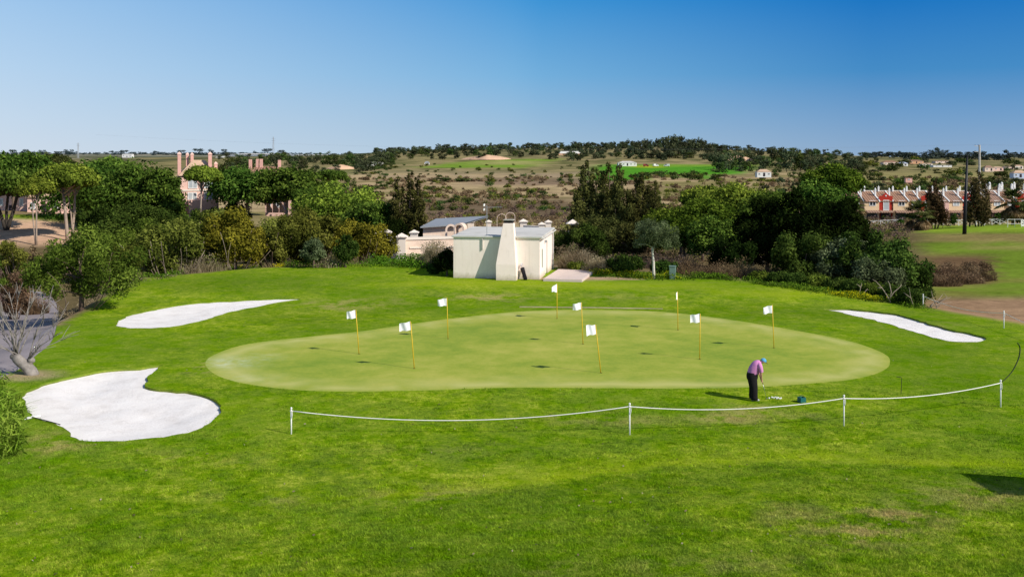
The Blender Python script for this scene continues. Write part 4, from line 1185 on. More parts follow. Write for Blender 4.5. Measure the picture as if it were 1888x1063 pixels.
strip_stuff('weeds', 'rough green weeds along the far edge of the lawn', 'weeds', M['weed'],
            [(190, 540), (300, 512), (420, 496), (560, 492), (690, 490), (740, 489), (800, 492)], 16000, .55, .9, .06)
strip_stuff('weeds', 'rough green weeds left of the dark bush beside the hut', 'weeds', M['weed'], [(685, 486), (740, 486), (792, 492)], 9000, .9, 1.3, .07)
strip_stuff('weeds', 'green weeds around the small olive tree and the cabinet', 'weeds', M['weed'], [(1100, 505), (1180, 512), (1240, 513), (1300, 512), (1390, 518)], 9000, .5, .7, .06)
strip_stuff('weeds', 'green weeds along the right border of the lawn', 'weeds', M['weed'], [(1390, 522), (1500, 535), (1640, 556), (1700, 568)], 6000, .35, .7, .055)
strip_stuff('wildflowers', 'yellow wild flowers along the left edge of the lawn', 'wild flowers', M['flower'], [(320, 505), (400, 496), (460, 493), (520, 492)], 2600, .35, .6, .05)
strip_stuff('wildflowers', 'yellow wild flowers around the small olive tree', 'wild flowers', M['flower'], [(1085, 503), (1150, 508), (1200, 511), (1250, 512)], 3400, .45, .6, .05)
strip_stuff('wildflowers', 'yellow wild flowers in the right border of the lawn', 'wild flowers', M['flower'], [(1530, 541), (1570, 546), (1620, 554)], 2200, .35, .5, .045)
strip_stuff('rough_grass', 'dry rough grass tufts along the left edge of the lawn', 'rough grass', M['dry'], [(108, 590), (140, 572), (190, 545), (250, 520), (330, 507)], 5000, .3, .8, .05)


# ---------------------------------------------------------------- scrub mass in the valley
def scrub():
    n = 10500
    px = rng.uniform(520, 2050, n); ly = math.log(104) + (math.log(620) - math.log(104)) * rng.random(n) ** 1.0; Y = np.exp(ly); X = (px - CX) / F * Y
    d = fbm(X / 22, Y / 22, 61, 4); far = sstep(200, 380, Y)
    right = (px > 1680) & (Y < 215)
    ok = (rng.random(n) < np.where(far < .5, .95, np.clip((d - .36) * 5, .06, 1))) & ~right & ~((px > 690) & (px < 905) & (Y > 95) & (Y < 132))
    X, Y, px, d = X[ok], Y[ok], px[ok], d[ok]; Z = zt(X, Y)
    for nm, lb, mat, sel in (('scrub', 'low brown scrub covering the shallow valley behind the hut', M['drybrown'], (vnoise(X * .13, Y * .13, 5) > .50)),
                             ('scrub', 'low purple-brown heath covering parts of the valley', M['purple'], (vnoise(X * .13, Y * .13, 5) <= .50) & (vnoise(X * .5, Y * .5, 15) > .55) & (Y < 330)),
                             ('scrub', 'low olive scrub covering parts of the valley', M['bush'], (vnoise(X * .13, Y * .13, 5) <= .50) & (vnoise(X * .5, Y * .5, 15) <= .55))):
        C = np.stack([X[sel], Y[sel], Z[sel] + .25], 1); k = len(C)
        R = np.clip((.35 + .75 * rng.random(k)) * (Y[sel] / 150) ** .45, .35, 2.0)
        V, t = leaf_cloud(C, R, 60 * k, 1.0, .45, .45, .85, .1)
        # leaf size follows the clump size
        V = V.reshape(-1, 4, 3); c = V.mean(1, keepdims=True); dist = c[:, 0, 1]
        V = c + (V - c) * np.clip(dist * .00085, .09, .42)[:, None, None]
        o = np_mesh(nm, V.reshape(-1, 3), 4, {'tint': t}, mat); tag(o, lb, 'scrub', kind='stuff')
scrub()
def reedbed():
    Vs = []; ts = []
    for _ in range(70):
        px = random.uniform(850, 1060); Y = random.uniform(116, 135); g = gnd(px, Y)
        V, t = stalk_mesh(60, 1.6, random.uniform(1.6, 2.8), .03, .35, True, g.x, g.y); V[:, 2] += g.z
        Vs.append(V); ts.append(t)
    o = np_mesh('reeds', np.concatenate(Vs), 4, {'tint': np.concatenate(ts)}, M['dry']); tag(o, 'bed of dry upright reeds behind the hut roof', 'reeds', kind='stuff')
reedbed()


# ---------------------------------------------------------------- distant trees: prototypes, then copies
def proto_tree(kind, mat):
    """one mesh each, about 1 m tall, base at the origin; foliage + stem"""
    if kind == 'eucalyptus':
        K = 17; C = []; R = []
        for k in range(K):
            z = random.uniform(.16, .93); C.append((random.gauss(0, .15), random.gauss(0, .15), z)); R.append(random.uniform(.12, .19))
        n = 700; sq = .9
    elif kind == 'round':
        K = 12; C = []; R = []
        for k in range(K):
            d = unit(rng.normal(size=3)); C.append((d[0] * .34, d[1] * .34, .48 + abs(d[2]) * .30 - .42 * (d[2] < 0))); R.append(random.uniform(.17, .26))
        n = 620; sq = .85
    elif kind == 'shrub':
        K = 8; C = []; R = []
        for k in range(K):
            a = random.uniform(0, 2 * PI); r = random.random() ** .5 * .5; C.append((r * math.cos(a), r * math.sin(a), random.uniform(.25, .65))); R.append(random.uniform(.25, .38))
        n = 260; sq = .9
    elif kind == 'spire':
        K = 10; C = [(random.gauss(0, .02), random.gauss(0, .02), .08 + .88 * k / 9) for k in range(K)]; R = [.14 - .011 * k for k in range(K)]; n = 300; sq = 1.3
    else:   # umbrella
        K = 11; C = []; R = []
        for k in range(K):
            a = random.uniform(0, 2 * PI); r = math.sqrt(random.random()) * .42; C.append((r * math.cos(a), r * math.sin(a), .80 - .5 * r * r)); R.append(random.uniform(.11, .17))
        n = 460; sq = .8
    V, t = leaf_cloud(np.array(C), np.array(R), n, .055 if kind != 'shrub' else .10, .6, .75, sq, .15)
    Vt = []
    if kind != 'shrub':
        for a in range(5):
            a0, a1 = 2 * PI * a / 5, 2 * PI * (a + 1) / 5; r = .022
            Vt += [(r * math.cos(a0), r * math.sin(a0), -.04), (r * math.cos(a1), r * math.sin(a1), -.04), (r * .5 * math.cos(a1), r * .5 * math.sin(a1), .6), (r * .5 * math.cos(a0), r * .5 * math.sin(a0), .6)]
    V = np.vstack([V, np.array(Vt)]) if Vt else V
    o = np_mesh(kind, V, 4, {'tint': np.concatenate([t, np.full(len(Vt) // 4, .1)])}, mat)
    if Vt:
        o.data.materials.append(M['darkbark']); idx = np.zeros(len(o.data.polygons), np.int32); idx[-5:] = 1; o.data.polygons.foreach_set('material_index', idx)
    me = o.data; bpy.data.objects.remove(o); return me


def place(name, me, p, sx, sz, label, cat, group):
    o = bpy.data.objects.new(name, me); COL.objects.link(o); o.location = p; o.rotation_euler = (0, 0, random.uniform(0, 2 * PI)); o.scale = (sx, sx, sz)
    return tag(o, label, cat, group)


RDG = [proto_tree('round', M['ridgehaze']) for _ in range(3)] + [proto_tree('eucalyptus', M['ridgehaze']) for _ in range(2)]
EU = [proto_tree('eucalyptus', M['farleaf']) for _ in range(5)]; RO = [proto_tree('round', M['farleaf']) for _ in range(4)]; ROP = [proto_tree('round', M['farpine']) for _ in range(4)]
SH = [proto_tree('shrub', M['farpine']) for _ in range(4)] + [proto_tree('shrub', M['bush']) for _ in range(2)]; UM = [proto_tree('umbrella', M['farpine']) for _ in range(3)]
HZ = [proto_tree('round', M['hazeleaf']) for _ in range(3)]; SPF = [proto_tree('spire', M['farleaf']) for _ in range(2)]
DKR = [proto_tree('round', M['darkmid']) for _ in range(2)]


def skyline(px, pts):
    return np.interp(px, [p[0] for p in pts], [p[1] for p in pts])


def hill(n, x0, x1, Y0, Y1, tops, protos, name, label, cat, group, asp=(.9, 1.5), skip=None, lowf=.5, hmin=4.0, hmax=24):
    k = 0
    for i in range(n):
        px = x0 + (x1 - x0) * (i + random.random()) / n; front = (i % 5) < 3
        Y = random.uniform(Y0, Y1); g = gnd(px, Y)
        base_row = HY + F * (EYE - g.z) / Y; top = float(skyline(px, tops)) + random.triangular(-6, 7, 0)
        if i % 4 == 0: h = (base_row - top) * Y / F; a_ = random.uniform(*asp) * .8
        else: h = random.uniform(hmin, hmin + (hmax - hmin) * .26); a_ = random.uniform(*asp) * 1.15
        h = min(max(h, hmin), hmax)
        place(name, random.choice(protos), g, h * a_, h, label, cat, group)


hill(150, 690, 1075, 1000, 1500, [(700, 280), (740, 273), (765, 267), (800, 272), (860, 267), (930, 265), (985, 266), (1030, 274), (1060, 280)], EU + RO + ROP, 'hill_tree',
     'green tree of the wood on the hill behind the small green field', 'tree', 'trees of the wood on the left hill', asp=(1.0, 1.6))
hill(210, 1050, 1340, 970, 1450, [(1060, 279), (1100, 274), (1130, 268), (1165, 261), (1200, 258), (1215, 253), (1250, 252), (1285, 256), (1310, 264), (1330, 272)], EU + EU + RO, 'eucalyptus_tree',
     'tall thin-topped eucalyptus on the highest hill above the bright green field', 'eucalyptus tree', 'eucalyptus trees on the highest hill', asp=(.8, 1.35))
hill(130, 1320, 1600, 680, 1350, [(1330, 278), (1370, 279), (1400, 276), (1420, 273), (1450, 275), (1490, 280), (1520, 288), (1560, 297)], EU + RO + ROP, 'slope_tree',
     'dark tree of the wood sloping down behind the great black tree', 'tree', 'trees of the wood sloping down to the right', asp=(1.0, 1.6))
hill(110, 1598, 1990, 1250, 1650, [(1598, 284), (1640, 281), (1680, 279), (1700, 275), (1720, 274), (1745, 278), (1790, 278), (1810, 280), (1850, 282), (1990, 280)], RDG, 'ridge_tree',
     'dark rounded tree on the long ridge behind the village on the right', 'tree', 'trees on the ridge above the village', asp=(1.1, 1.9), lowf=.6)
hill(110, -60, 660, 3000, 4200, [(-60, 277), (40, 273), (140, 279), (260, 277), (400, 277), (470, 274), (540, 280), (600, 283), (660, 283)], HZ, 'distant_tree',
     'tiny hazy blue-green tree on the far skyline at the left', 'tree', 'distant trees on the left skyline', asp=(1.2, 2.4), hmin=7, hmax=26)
hill(100, 400, 730, 700, 1300, [(400, 288), (640, 281), (680, 283), (720, 280)], ROP + RO, 'foothill_tree', 'small green tree at the left foot of the wooded hill', 'tree', 'trees at the left foot of the hill')
hill(11, 8, 110, 420, 520, [(8, 284), (35, 270), (50, 278), (75, 276), (100, 283), (110, 284)], SPF, 'cypress_tree', 'dark pointed cypress on the skyline behind the left pines', 'cypress tree', 'cypresses on the left skyline', asp=(.8, 1.2), lowf=.8)
hill(30, 560, 720, 380, 760, [(560, 316), (640, 312), (720, 318)], SH + ROP, 'plain_bush', 'green bush on the plain behind the rounded olive-green pine', 'bush', 'bushes on the plain left of the centre', asp=(1.3, 2.0), hmin=1.6, hmax=5)
# round pines dotted over the scrub land
for (px, Y, w, h, lb) in [
    (682, 420, 44, 22, 'broad low pine alone on the plain above the ragged casuarina'), (812, 330, 20, 15, 'round green bush at the left of the dotted scrub land'), (836, 360, 26, 17, 'round green bush pair member at the left of the scrub land'),
    (858, 345, 24, 16, 'round green bush beside the pair on the scrub land'), (935, 400, 24, 16, 'round green bush right of the middle of the scrub land'), (980, 420, 18, 12, 'small round bush on the scrub land above the hut'),
    (1000, 410, 20, 13, 'small round bush nearest the casuarina row on the scrub land'), (876, 400, 14, 11, 'tiny round bush high on the scrub land'), (905, 390, 16, 11, 'small bush in the middle of the scrub land'),
    (1322, 560, 24, 13, 'round dark bush alone at the lower edge of the bright green field'), (1052, 520, 14, 13, 'slim green bush left of the casuarina tops'), (832, 560, 70, 9, 'long low hedge under the small green field')]:
    place('round_bush', random.choice(ROP), gnd(px, Y), w * Y / F, h * Y / F, lb, 'bush', None)
for i in range(150):
    px = random.uniform(690, 1120); Y = math.exp(random.uniform(math.log(290), math.log(900))); g = gnd(px, Y); r = HY + F * (EYE - g.z) / Y
    h = random.uniform(.9, 2.3) * (1.0 if Y < 500 else 1.2)
    place('scrub_bush', random.choice(SH), g, h * random.uniform(.9, 1.6), h, 'small round dark bush dotted over the brown scrub land behind the hut', 'bush', 'bushes dotted over the scrub land')
# tree row and plain behind the terraced houses
for i, (px, h) in enumerate([(1590, 20), (1615, 17), (1636, 18), (1655, 17), (1673, 18)]):
    place('clipped_tree', random.choice(DKR), gnd(px, 290), 22 * 290 / F, h * 290 / F, 'dark ball-shaped tree in the straight row just behind the terraced roofs', 'tree', 'row of ball-shaped trees behind the roofs')
place('lone_tree', DKR[0], gnd(1655, 470), 30 * 470 / F, 24 * 470 / F, 'lone dark tree with a short stem on the olive plain above the terraced roofs', 'tree', None)
for i in range(30):
    px = random.uniform(1690, 1960); Y = random.uniform(282, 330)
    place('garden_tree', random.choice(ROP + DKR), gnd(px, Y), random.uniform(10, 20) * Y / F, random.uniform(9, 18) * Y / F, 'green bushy tree in the belt behind the right half of the terraced roofs', 'tree', 'trees in the belt behind the roofs')
for i in range(170):
    px = random.uniform(1560, 2000); Y = math.exp(random.uniform(math.log(340), math.log(1150))); h = random.uniform(1.8, 5.5) * (Y / 600) ** .5
    place('plain_tree', random.choice(ROP + RO + SH), gnd(px, Y), h * random.uniform(1.1, 1.9), h, 'small dark tree scattered over the plain below the village on the right', 'tree', 'trees scattered over the right plain')
for i in range(46):
    px = random.uniform(1390, 1600); Y = math.exp(random.uniform(math.log(330), math.log(900))); h = random.uniform(2.5, 6) * (Y / 600) ** .5
    place('slope_tree', random.choice(ROP + RO), gnd(px, Y), h * random.uniform(1.0, 1.5), h, 'green tree on the slope left of the umbrella pine above the dark mass', 'tree', 'trees on the slope behind the dark mass')
for i in range(26):
    px = random.uniform(1170, 1300); Y = random.uniform(560, 640); h = random.uniform(2, 4.2)
    place('field_bush', random.choice(SH), gnd(px, Y), h * random.uniform(1.0, 1.7), h, 'greyish bush in the belt below the bright green field', 'bush', 'bushes below the bright green field')
for i in range(34):
    px = random.uniform(1040, 1420); Y = random.uniform(1000, 1060); h = random.uniform(3.5, 7)
    place('field_tree', random.choice(RO + ROP), gnd(px, Y), h * random.uniform(1.2, 1.9), h, 'dark tree lining the upper edge of the bright green field', 'tree', 'trees lining the bright green field')


# ---------------------------------------------------------------- small things in the lawn
def litter():
    n = 420; px = rng.uniform(-60, 1950, n); row = rng.uniform(560, 1080, n); Y = EYE * F / (row - HY); X = (px - CX) / F * Y
    ok = ~inside(GREEN, X, Y) & ~inside(B_FRONT, X, Y) & ~inside(B_BACK, X, Y) & ~inside(B_RIGHT, X, Y) & ~inside(ROAD, X, Y) & (Y < edge_y(px) - 2)
    X, Y = X[ok], Y[ok]; m = len(X); Z = zt(X, Y) + .035
    a = rng.random(m) * 2 * PI; l = .014 + .03 * rng.random(m) ** 3; w = .010 + .006 * rng.random(m)
    u = np.stack([np.cos(a) * l, np.sin(a) * l, .01 * rng.random(m)], 1); v = np.stack([-np.sin(a) * w, np.cos(a) * w, .012 + 0 * a], 1); P = np.stack([X, Y, Z], 1)
    o = np_mesh('leaf_litter', np.stack([P - u - v, P + u - v, P + u + v, P - u + v], 1).reshape(-1, 3), 4, {'tint': rng.random(m)}, M['dry'])
    tag(o, 'pale dry leaves and clippings strewn over the lawn', 'litter', kind='stuff')
litter()


# ================================================================ the white hut
def hut():
    Y0 = 75.3; X0 = (995 - CX) / F * Y0                     # near right corner
    ang = math.radians(-9.5)
    z0 = zt1(X0 - 3, Y0 + 2) - .05
    root = empty('hut', (X0, Y0, z0), ang, 'small cream flat-roofed hut with a tapering chimney at the back of the lawn', 'hut')
    Wd, Dp, Hh = 6.45, 7.4, 3.05
    # local: x from -Wd to 0 along the front, y from 0 to Dp back
    b = MB(); t = .0
    # walls as one body with a door recess and window opening in the right wall
    V = [(-Wd, 0, -.3), (0, 0, -.3), (0, Dp, -.3), (-Wd, Dp, -.3), (-Wd, 0, Hh), (0, 0, Hh), (0, Dp, Hh + .12), (-Wd, Dp, Hh + .12)]
    b.add(V, [(0, 1, 5, 4), (2, 3, 7, 6), (3, 0, 4, 7), (4, 5, 6, 7)])
    # right wall made of panels around the openings: window y 1.25-1.75, z .95-2.25 ; door recess y 3.0-4.3, z 0-2.5
    def pan(y0, y1, za, zb): b.add([(0, y0, za), (0, y1, za), (0, y1, zb), (0, y0, zb)], [(0, 1, 2, 3)])
    zs = lambda y: Hh + .12 * y / Dp
    pan(0, 1.2, -.3, Hh); pan(1.75, 3.1, -.3, Hh); pan(1.2, 1.75, -.3, .75); pan(1.2, 1.75, 2.15, Hh); pan(3.1, 4.5, 2.5, Hh); pan(4.5, Dp, -.3, Hh + .06)
    for (y0, y1, za, zb) in ((1.2, 1.75, .75, 2.15), (3.1, 4.5, -.3, 2.5)):
        d = -.22
        b.add([(0, y0, za), (d, y0, za), (d, y0, zb), (0, y0, zb)], [(0, 1, 2, 3)]); b.add([(0, y1, za), (d, y1, za), (d, y1, zb), (0, y1, zb)], [(3, 2, 1, 0)])
        b.add([(0, y0, zb), (0, y1, zb), (d, y1, zb), (d, y0, zb)], [(0, 1, 2, 3)]); b.add([(0, y0, za), (0, y1, za), (d, y1, za), (d, y0, za)], [(3, 2, 1, 0)])
        if za < 0: b.add([(d, y0, za), (d, y1, za), (d, y1, zb), (d, y0, zb)], [(0, 1, 2, 3)])
    me = b.build('wall', M['hutwall'], root)
    MB().box((-.06, 1.475, 1.45), (.05, .54, 1.39)).build('window_shutter', M['doorgreen'], root)
    MB().box((-.15, 3.8, 1.1), (.06, 1.2, 2.75)).build('door', M['white'], root)
    # roof slab with a slight fall and an overhang
    o = .12; r = MB()
    def slab(x0, x1, y0, y1, za, zb, th):
        r.add([(x0, y0, za), (x1, y0, za), (x1, y1, zb), (x0, y1, zb), (x0, y0, za + th), (x1, y0, za + th), (x1, y1, zb + th), (x0, y1, zb + th)],
              [(3, 2, 1, 0), (4, 5, 6, 7), (0, 1, 5, 4), (1, 2, 6, 5), (2, 3, 7, 6), (3, 0, 4, 7)])
    slab(-Wd - o, .18, -o, Dp + o, Hh + .003, Hh + .17, .13)
    r.build('roof', M['creamroof'], root, bevel=.02)
    # chimney: foot with vertical sides, then tapering up; the front leans back
    c = MB(); xL, xR = -3.06, -1.56
    P = []
    for (z, l, rr_, yf) in ((-.3, xL, xR, -1.0), (1.18, xL - .03, xR - .05, -.92), (4.15, xL + .42, xR - .33, -.42)):
        P += [(l, yf, z), (rr_, yf, z), (rr_, -.002 if z < 3 else .26, z), (l, -.002 if z < 3 else .26, z)]
    c.add(P, [(0, 1, 5, 4), (1, 2, 6, 5), (3, 0, 4, 7), (4, 5, 9, 8), (5, 6, 10, 9), (7, 4, 8, 11), (6, 7, 11, 10), (8, 9, 10, 11), (2, 3, 7, 6), (3, 2, 1, 0)])
    ch = c.build('chimney', M['hutwall'], root, bevel=.015)
    MB().box(((xL + xR) / 2 + .045, -.08, 4.25), (.62, .56, .2)).build('chimney_pot', M['blackcap'], ch)
    MB().box(((xL + xR) / 2 + .045, -.08, 4.385), (.74, .68, .06)).build('chimney_cap', M['concrete'], ch)
    gt = MB(); gt.tube([(.24, -.1, Hh - .02), (.24, Dp + .1, Hh + .09)], .055, 8); gt.tube([(.10, Dp - .25, Hh + .02), (.08, Dp - .22, -.1)], .04, 8); gt.build('gutter', M['creamroof'], root)
    MB().box((.09, 2.75, 2.62), (.16, .22, .16)).build('wall_lamp', M['metalgrey'], root)
    # dark bracket on the wall and thin cable
    MB().box((-4.25, -.05, 2.62), (.06, .1, .9)).build('wall_bracket', M['concrete'], root)
    # aerial
    a = empty('roof_aerial', (0, 0, 0), 0, 'thin television aerial on a mast at the front edge of the hut roof', 'aerial')
    a.location = root.matrix_basis @ Vector((-3.95, .12, Hh + .12)); a.rotation_euler = (0, 0, ang)
    MB().tube([(0, 0, 0), (0, 0, 2.25)], .022, 6).build('mast', M['metalgrey'], a)
    ag = MB(); ag.tube([(-.25, 0, 2.1), (1.15, 0, 2.13)], .014, 5)
    for k in range(7): ag.tube([(.1 + k * .16, -.28 + .02 * k, 2.115), (.1 + k * .16, .28 - .02 * k, 2.115)], .009, 4)
    ag.build('boom', M['metalgrey'], a)
    rf = MB(); rf.box((-.2, 0, 2.28), (.03, .5, .16)); rf.box((-.2, 0, 1.94), (.03, .5, .16)); rf.build('reflector', M['white'], a)
    # paved terrace
    n = [hit(1001, 518), hit(1073, 520), hit(1096, 503), hit(1029, 500)]
    T = MB(); zz = [p.z for p in n]; top = max(zz) * 0 + z0 + .22
    L = [(p.x, p.y) for p in n]; m = len(L)
    V = [(x, y, z0 - .4) for x, y in L] + [(x, y, top) for x, y in L]
    T.add(V, [(3, 2, 1, 0), (4, 5, 6, 7)] + [(i, (i + 1) % 4, 4 + (i + 1) % 4, 4 + i) for i in range(4)])
    o = T.build('terrace', M['pinkslab'], None, bevel=.03); tag(o, 'low pinkish paved terrace slab right of the white hut', 'terrace')
    # golf bag leaning on the front wall
    base = root.matrix_basis @ Vector((-.95, -.55, .06)); g = empty('golf_bag', base, ang, 'dark golf bag leaning at the front of the white hut', 'golf bag')
    tl = Vector((-.35, .42, .92)).normalized()
    q = [Vector((0, 0, 0)) + tl * s for s in (0, .1, .45, .8, .95)]
    MB().tube(q, [.12, .15, .14, .15, .16], 12).build('body', M['bag'], g, smooth=True)
    MB().tube([q[1] + Vector((.1, -.1, 0)), q[3] + Vector((.09, -.1, 0))], [.07, .06], 8).build('pocket', M['bag'], g, smooth=True)
    for k in range(4):
        e = q[4] + tl * (.2 + .05 * k) + Vector((-.06 + .04 * k, .02 * (k - 1), 0)); cl = MB(); cl.tube([q[4], e], .012, 5); cl.lathe((e.x, e.y, e.z), [(.015, -.03), (.05, 0), (.02, .06)], 8)
        cl.build('club', M['steel'], g)
    st = MB(); st.tube([q[3], Vector((-.2, -.35, 0))], .012, 5); st.build('stand_leg', M['black'], g)
hut()

# green cabinet
def cabinet():
    g = gnd(1240, 75.8); r = empty('utility_cabinet', g, math.radians(-14), 'grey-green utility cabinet standing beside the small olive tree', 'cabinet')
    MB().box((0, 0, .42), (.44, .50, .92), bev=0).build('body', M['boxgreen'], r, bevel=.02)
    MB().box((0, 0, .93), (.50, .56, .07)).build('lid', M['boxgreen'], r, bevel=.015)
    MB().box((.222, 0, .46), (.02, .40, .7)).build('door', M['boxgreen'], r)
    MB().box((.238, .14, .5), (.02, .03, .12)).build('handle', M['black'], r)
cabinet()


# ================================================================ pillared compound left of / behind the hut
def pillar(px, top, row_b, Y, w, label, group=None, mat='peachwhite'):
    p = at(px, top, Y); zb = min(zt1(p.x, p.y) - .2, EYE - (row_b - HY) * Y / F); H = p.z - zb
    r = empty('gate_pillar', (p.x, p.y, zb), 0, label, 'pillar', group)
    cap = w * .55
    MB().box((0, 0, (H - cap) / 2), (w, w, H - cap)).build('shaft', M[mat], r)
    c = MB(); c.box((0, 0, H - cap + .05), (w * 1.3, w * 1.3, .1)); c.build('moulding', M[mat], r)
    c = MB(); s = w * .72; c.add([(-s, -s, H - cap + .1), (s, -s, H - cap + .1), (s, s, H - cap + .1), (-s, s, H - cap + .1), (0, 0, H)], [(3, 2, 1, 0), (0, 1, 4), (1, 2, 4), (2, 3, 4), (3, 0, 4)])
    c.build('cap', M[mat], r)
    return r


def wall_run(a, b, Y0, Y1, top, label, mat='peach', relief=True, name='compound_wall', thick=.3):
    p = at(a, top, Y0); q = at(b, top, Y1); zb = min(zt1(p.x, p.y), zt1(q.x, q.y)) - .4
    L = math.hypot(q.x - p.x, q.y - p.y); ang = math.atan2(q.y - p.y, q.x - p.x)
    r = empty(name, (p.x, p.y, zb), ang, label, 'wall')
    H = p.z - zb
    MB().box((L / 2, 0, H / 2), (L, thick, H)).build('wall', M[mat], r)
    MB().box((L / 2, 0, H + .13), (L + .1, thick + .22, .26)).build('coping', M['peachwhite'], r)
    if relief:
        n = max(1, int(L / 1.9)); m = MB()
        for k in range(n):
            for z in (.42, .68): m.box((L * (k + .5) / n, -thick / 2 - .05, H * z), (L / n * .62, .1, .14))
        m.build('moulding', M['peachwhite'], r)
    return r


YW = 109.0
wall_run(712, 735, YW + .5, YW, 443, 'short peach wall with white mouldings left of the front gate pillar')
wall_run(748, 850, YW, YW + 2, 442, 'long peach wall with white mouldings right of the front gate pillar')
pillar(740.5, 429, 479, YW - .1, .92, 'tall front pillar with a pyramid cap in the middle of the peach wall')
pillar(711, 421, 455, YW + 4, .95, 'pillar with a pyramid cap left behind the front one')
pillar(689, 426, 455, YW + 5, .85, 'pillar half hidden behind the rusty-green bush at the left')
pillar(763.5, 423, 450, YW + 3, .75, 'pillar with a pyramid cap right behind the front one')
wall_run(690, 765, YW + 5.5, YW + 4.5, 440, 'low peach wall behind the front wall with the two rear pillars', relief=False)
def shed_house():
    Y = YW + 10; p = at(780, 448, Y); zb = zt1(p.x, p.y) - .3
    r = empty('compound_house', (p.x, p.y, zb), math.radians(4), 'peach building with a flat grey sheet roof and arched openings behind the wall', 'building')
    k = Y / F; Wd = 74 * k; H = EYE - (418 - HY) * k - zb
    MB().box((Wd / 2, 2.5, H / 2), (Wd, 5, H)).build('wall', M['peach'], r)
    m = MB(); x1 = 124 * k
    m.add([(-.3, -.6, H + .05), (Wd * .98, -.6, H + .35), (x1, 3.4, H + 1.05), (Wd * .32, 3.4, H + .75)], [(0, 1, 2, 3)])
    m.add([(-.3, -.6, H - .1), (Wd * .98, -.6, H + .2), (x1, 3.4, H + .9), (Wd * .32, 3.4, H + .6)], [(3, 2, 1, 0)])
    m.add([(-.3, -.6, H + .05), (Wd * .98, -.6, H + .35), (Wd * .98, -.6, H + .2), (-.3, -.6, H - .1)], [(3, 2, 1, 0)])
    m.build('roof', M['metalgrey'], r)
    MB().box((1.0, 0, H * .72), (2.0, .12, .25)).build('moulding', M['peachwhite'], r)
    MB().box((50 * k, -.06, H * .45), (.8, .14, 1.1)).build('window', M['shadowy'], r)
shed_house()


def arch(px, row_top, wpx, Y, label, rows=22, th=.12, depth=.5, ang=0, fill=True):
    k = Y / F; c = at(px, row_top, Y); R = wpx * k / 2; zb = min(zt1(c.x, c.y) - .2, c.z - rows * k); H = c.z - zb - R
    r = empty('stone_arch', (c.x, c.y, zb), ang, label, 'arch')
    m = MB(); n = 14; pts = [(-R, 0)] + [(R * math.cos(PI - PI * i / n), H + R * math.sin(PI - PI * i / n)) for i in range(n + 1)] + [(R, 0)]
    inn = [(-R + th, 0)] + [((R - th) * math.cos(PI - PI * i / n), H + (R - th) * math.sin(PI - PI * i / n)) for i in range(n + 1)] + [(R - th, 0)]
    for i in range(len(pts) - 1):
        a, b, c2, d = pts[i], pts[i + 1], inn[i + 1], inn[i]
        V = [(a[0], -depth / 2, a[1]), (b[0], -depth / 2, b[1]), (c2[0], -depth / 2, c2[1]), (d[0], -depth / 2, d[1]), (a[0], depth / 2, a[1]), (b[0], depth / 2, b[1]), (c2[0], depth / 2, c2[1]), (d[0], depth / 2, d[1])]
        m.add(V, [(0, 1, 2, 3), (7, 6, 5, 4), (0, 4, 5, 1), (3, 2, 6, 7)])
    m.build('arch_ring', M['peach'], r)
arch(831, 413, 20, YW + 8.2, 'left of two round arches under the right end of the grey sheet roof', ang=.1, th=.22)
arch(849, 411, 20, YW + 7.6, 'right of two round arches under the right end of the grey sheet roof', ang=-.25, th=.2, depth=1.2)
arch(925, 394, 18, YW + 16, 'thin left hoop arch behind the top of the hut chimney', th=.055, depth=.14)
arch(941, 391, 18, YW + 17, 'thin right hoop arch behind the top of the hut chimney', th=.055, depth=.14)
for (px, top, Y, w, lb) in [(807, 403, YW + 15, .85, 'left of two pillar caps rising above the grey sheet roof'), (822, 401, YW + 15, .95, 'right of two pillar caps rising above the grey sheet roof'),
                            (868, 403, YW + 16, .75, 'pillar cap behind the thin end of the grey sheet roof'), (901, 405, YW + 14, .6, 'pillar just left of the hoop arches'),
                            (965, 403, YW + 16, .8, 'pillar just right of the hut chimney top'), (999, 409, YW + 9, .65, 'shorter of two neighbouring pillars above the right half of the hut roof'),
                            (1011, 405, YW + 12, .65, 'taller of two neighbouring pillars above the right half of the hut roof'), (1056, 404, YW + 13, 1.1, 'broad pillar cap standing in the creeper hedge right of the hut')]:
    pillar(px, top, top + 30, Y, w, lb)
wall_run(968, 998, YW + 13, YW + 11, 419, 'low pale wall between the pillars above the hut roof', relief=False)


# ================================================================ houses
def window(parent, x, y, z, w, h, frame='white', pane='glass', mull=True, d=.08, name='window'):
    f = MB(); t = .12
    f.box((x - w / 2 + t / 2, y, z), (t, d, h)); f.box((x + w / 2 - t / 2, y, z), (t, d, h)); f.box((x, y, z + h / 2 - t / 2), (w - 2 * t, d, t)); f.box((x, y, z - h / 2 + t / 2), (w - 2 * t, d, t))
    if mull: f.box((x, y, z), (t * .9, d * .9, h - 2 * t))
    fo = f.build(name, M[frame], parent)
    MB().box((x, y + .01, z), (w - 2 * t + .02, d * .4, h - 2 * t + .02)).build('pane', M[pane], fo)
    return fo


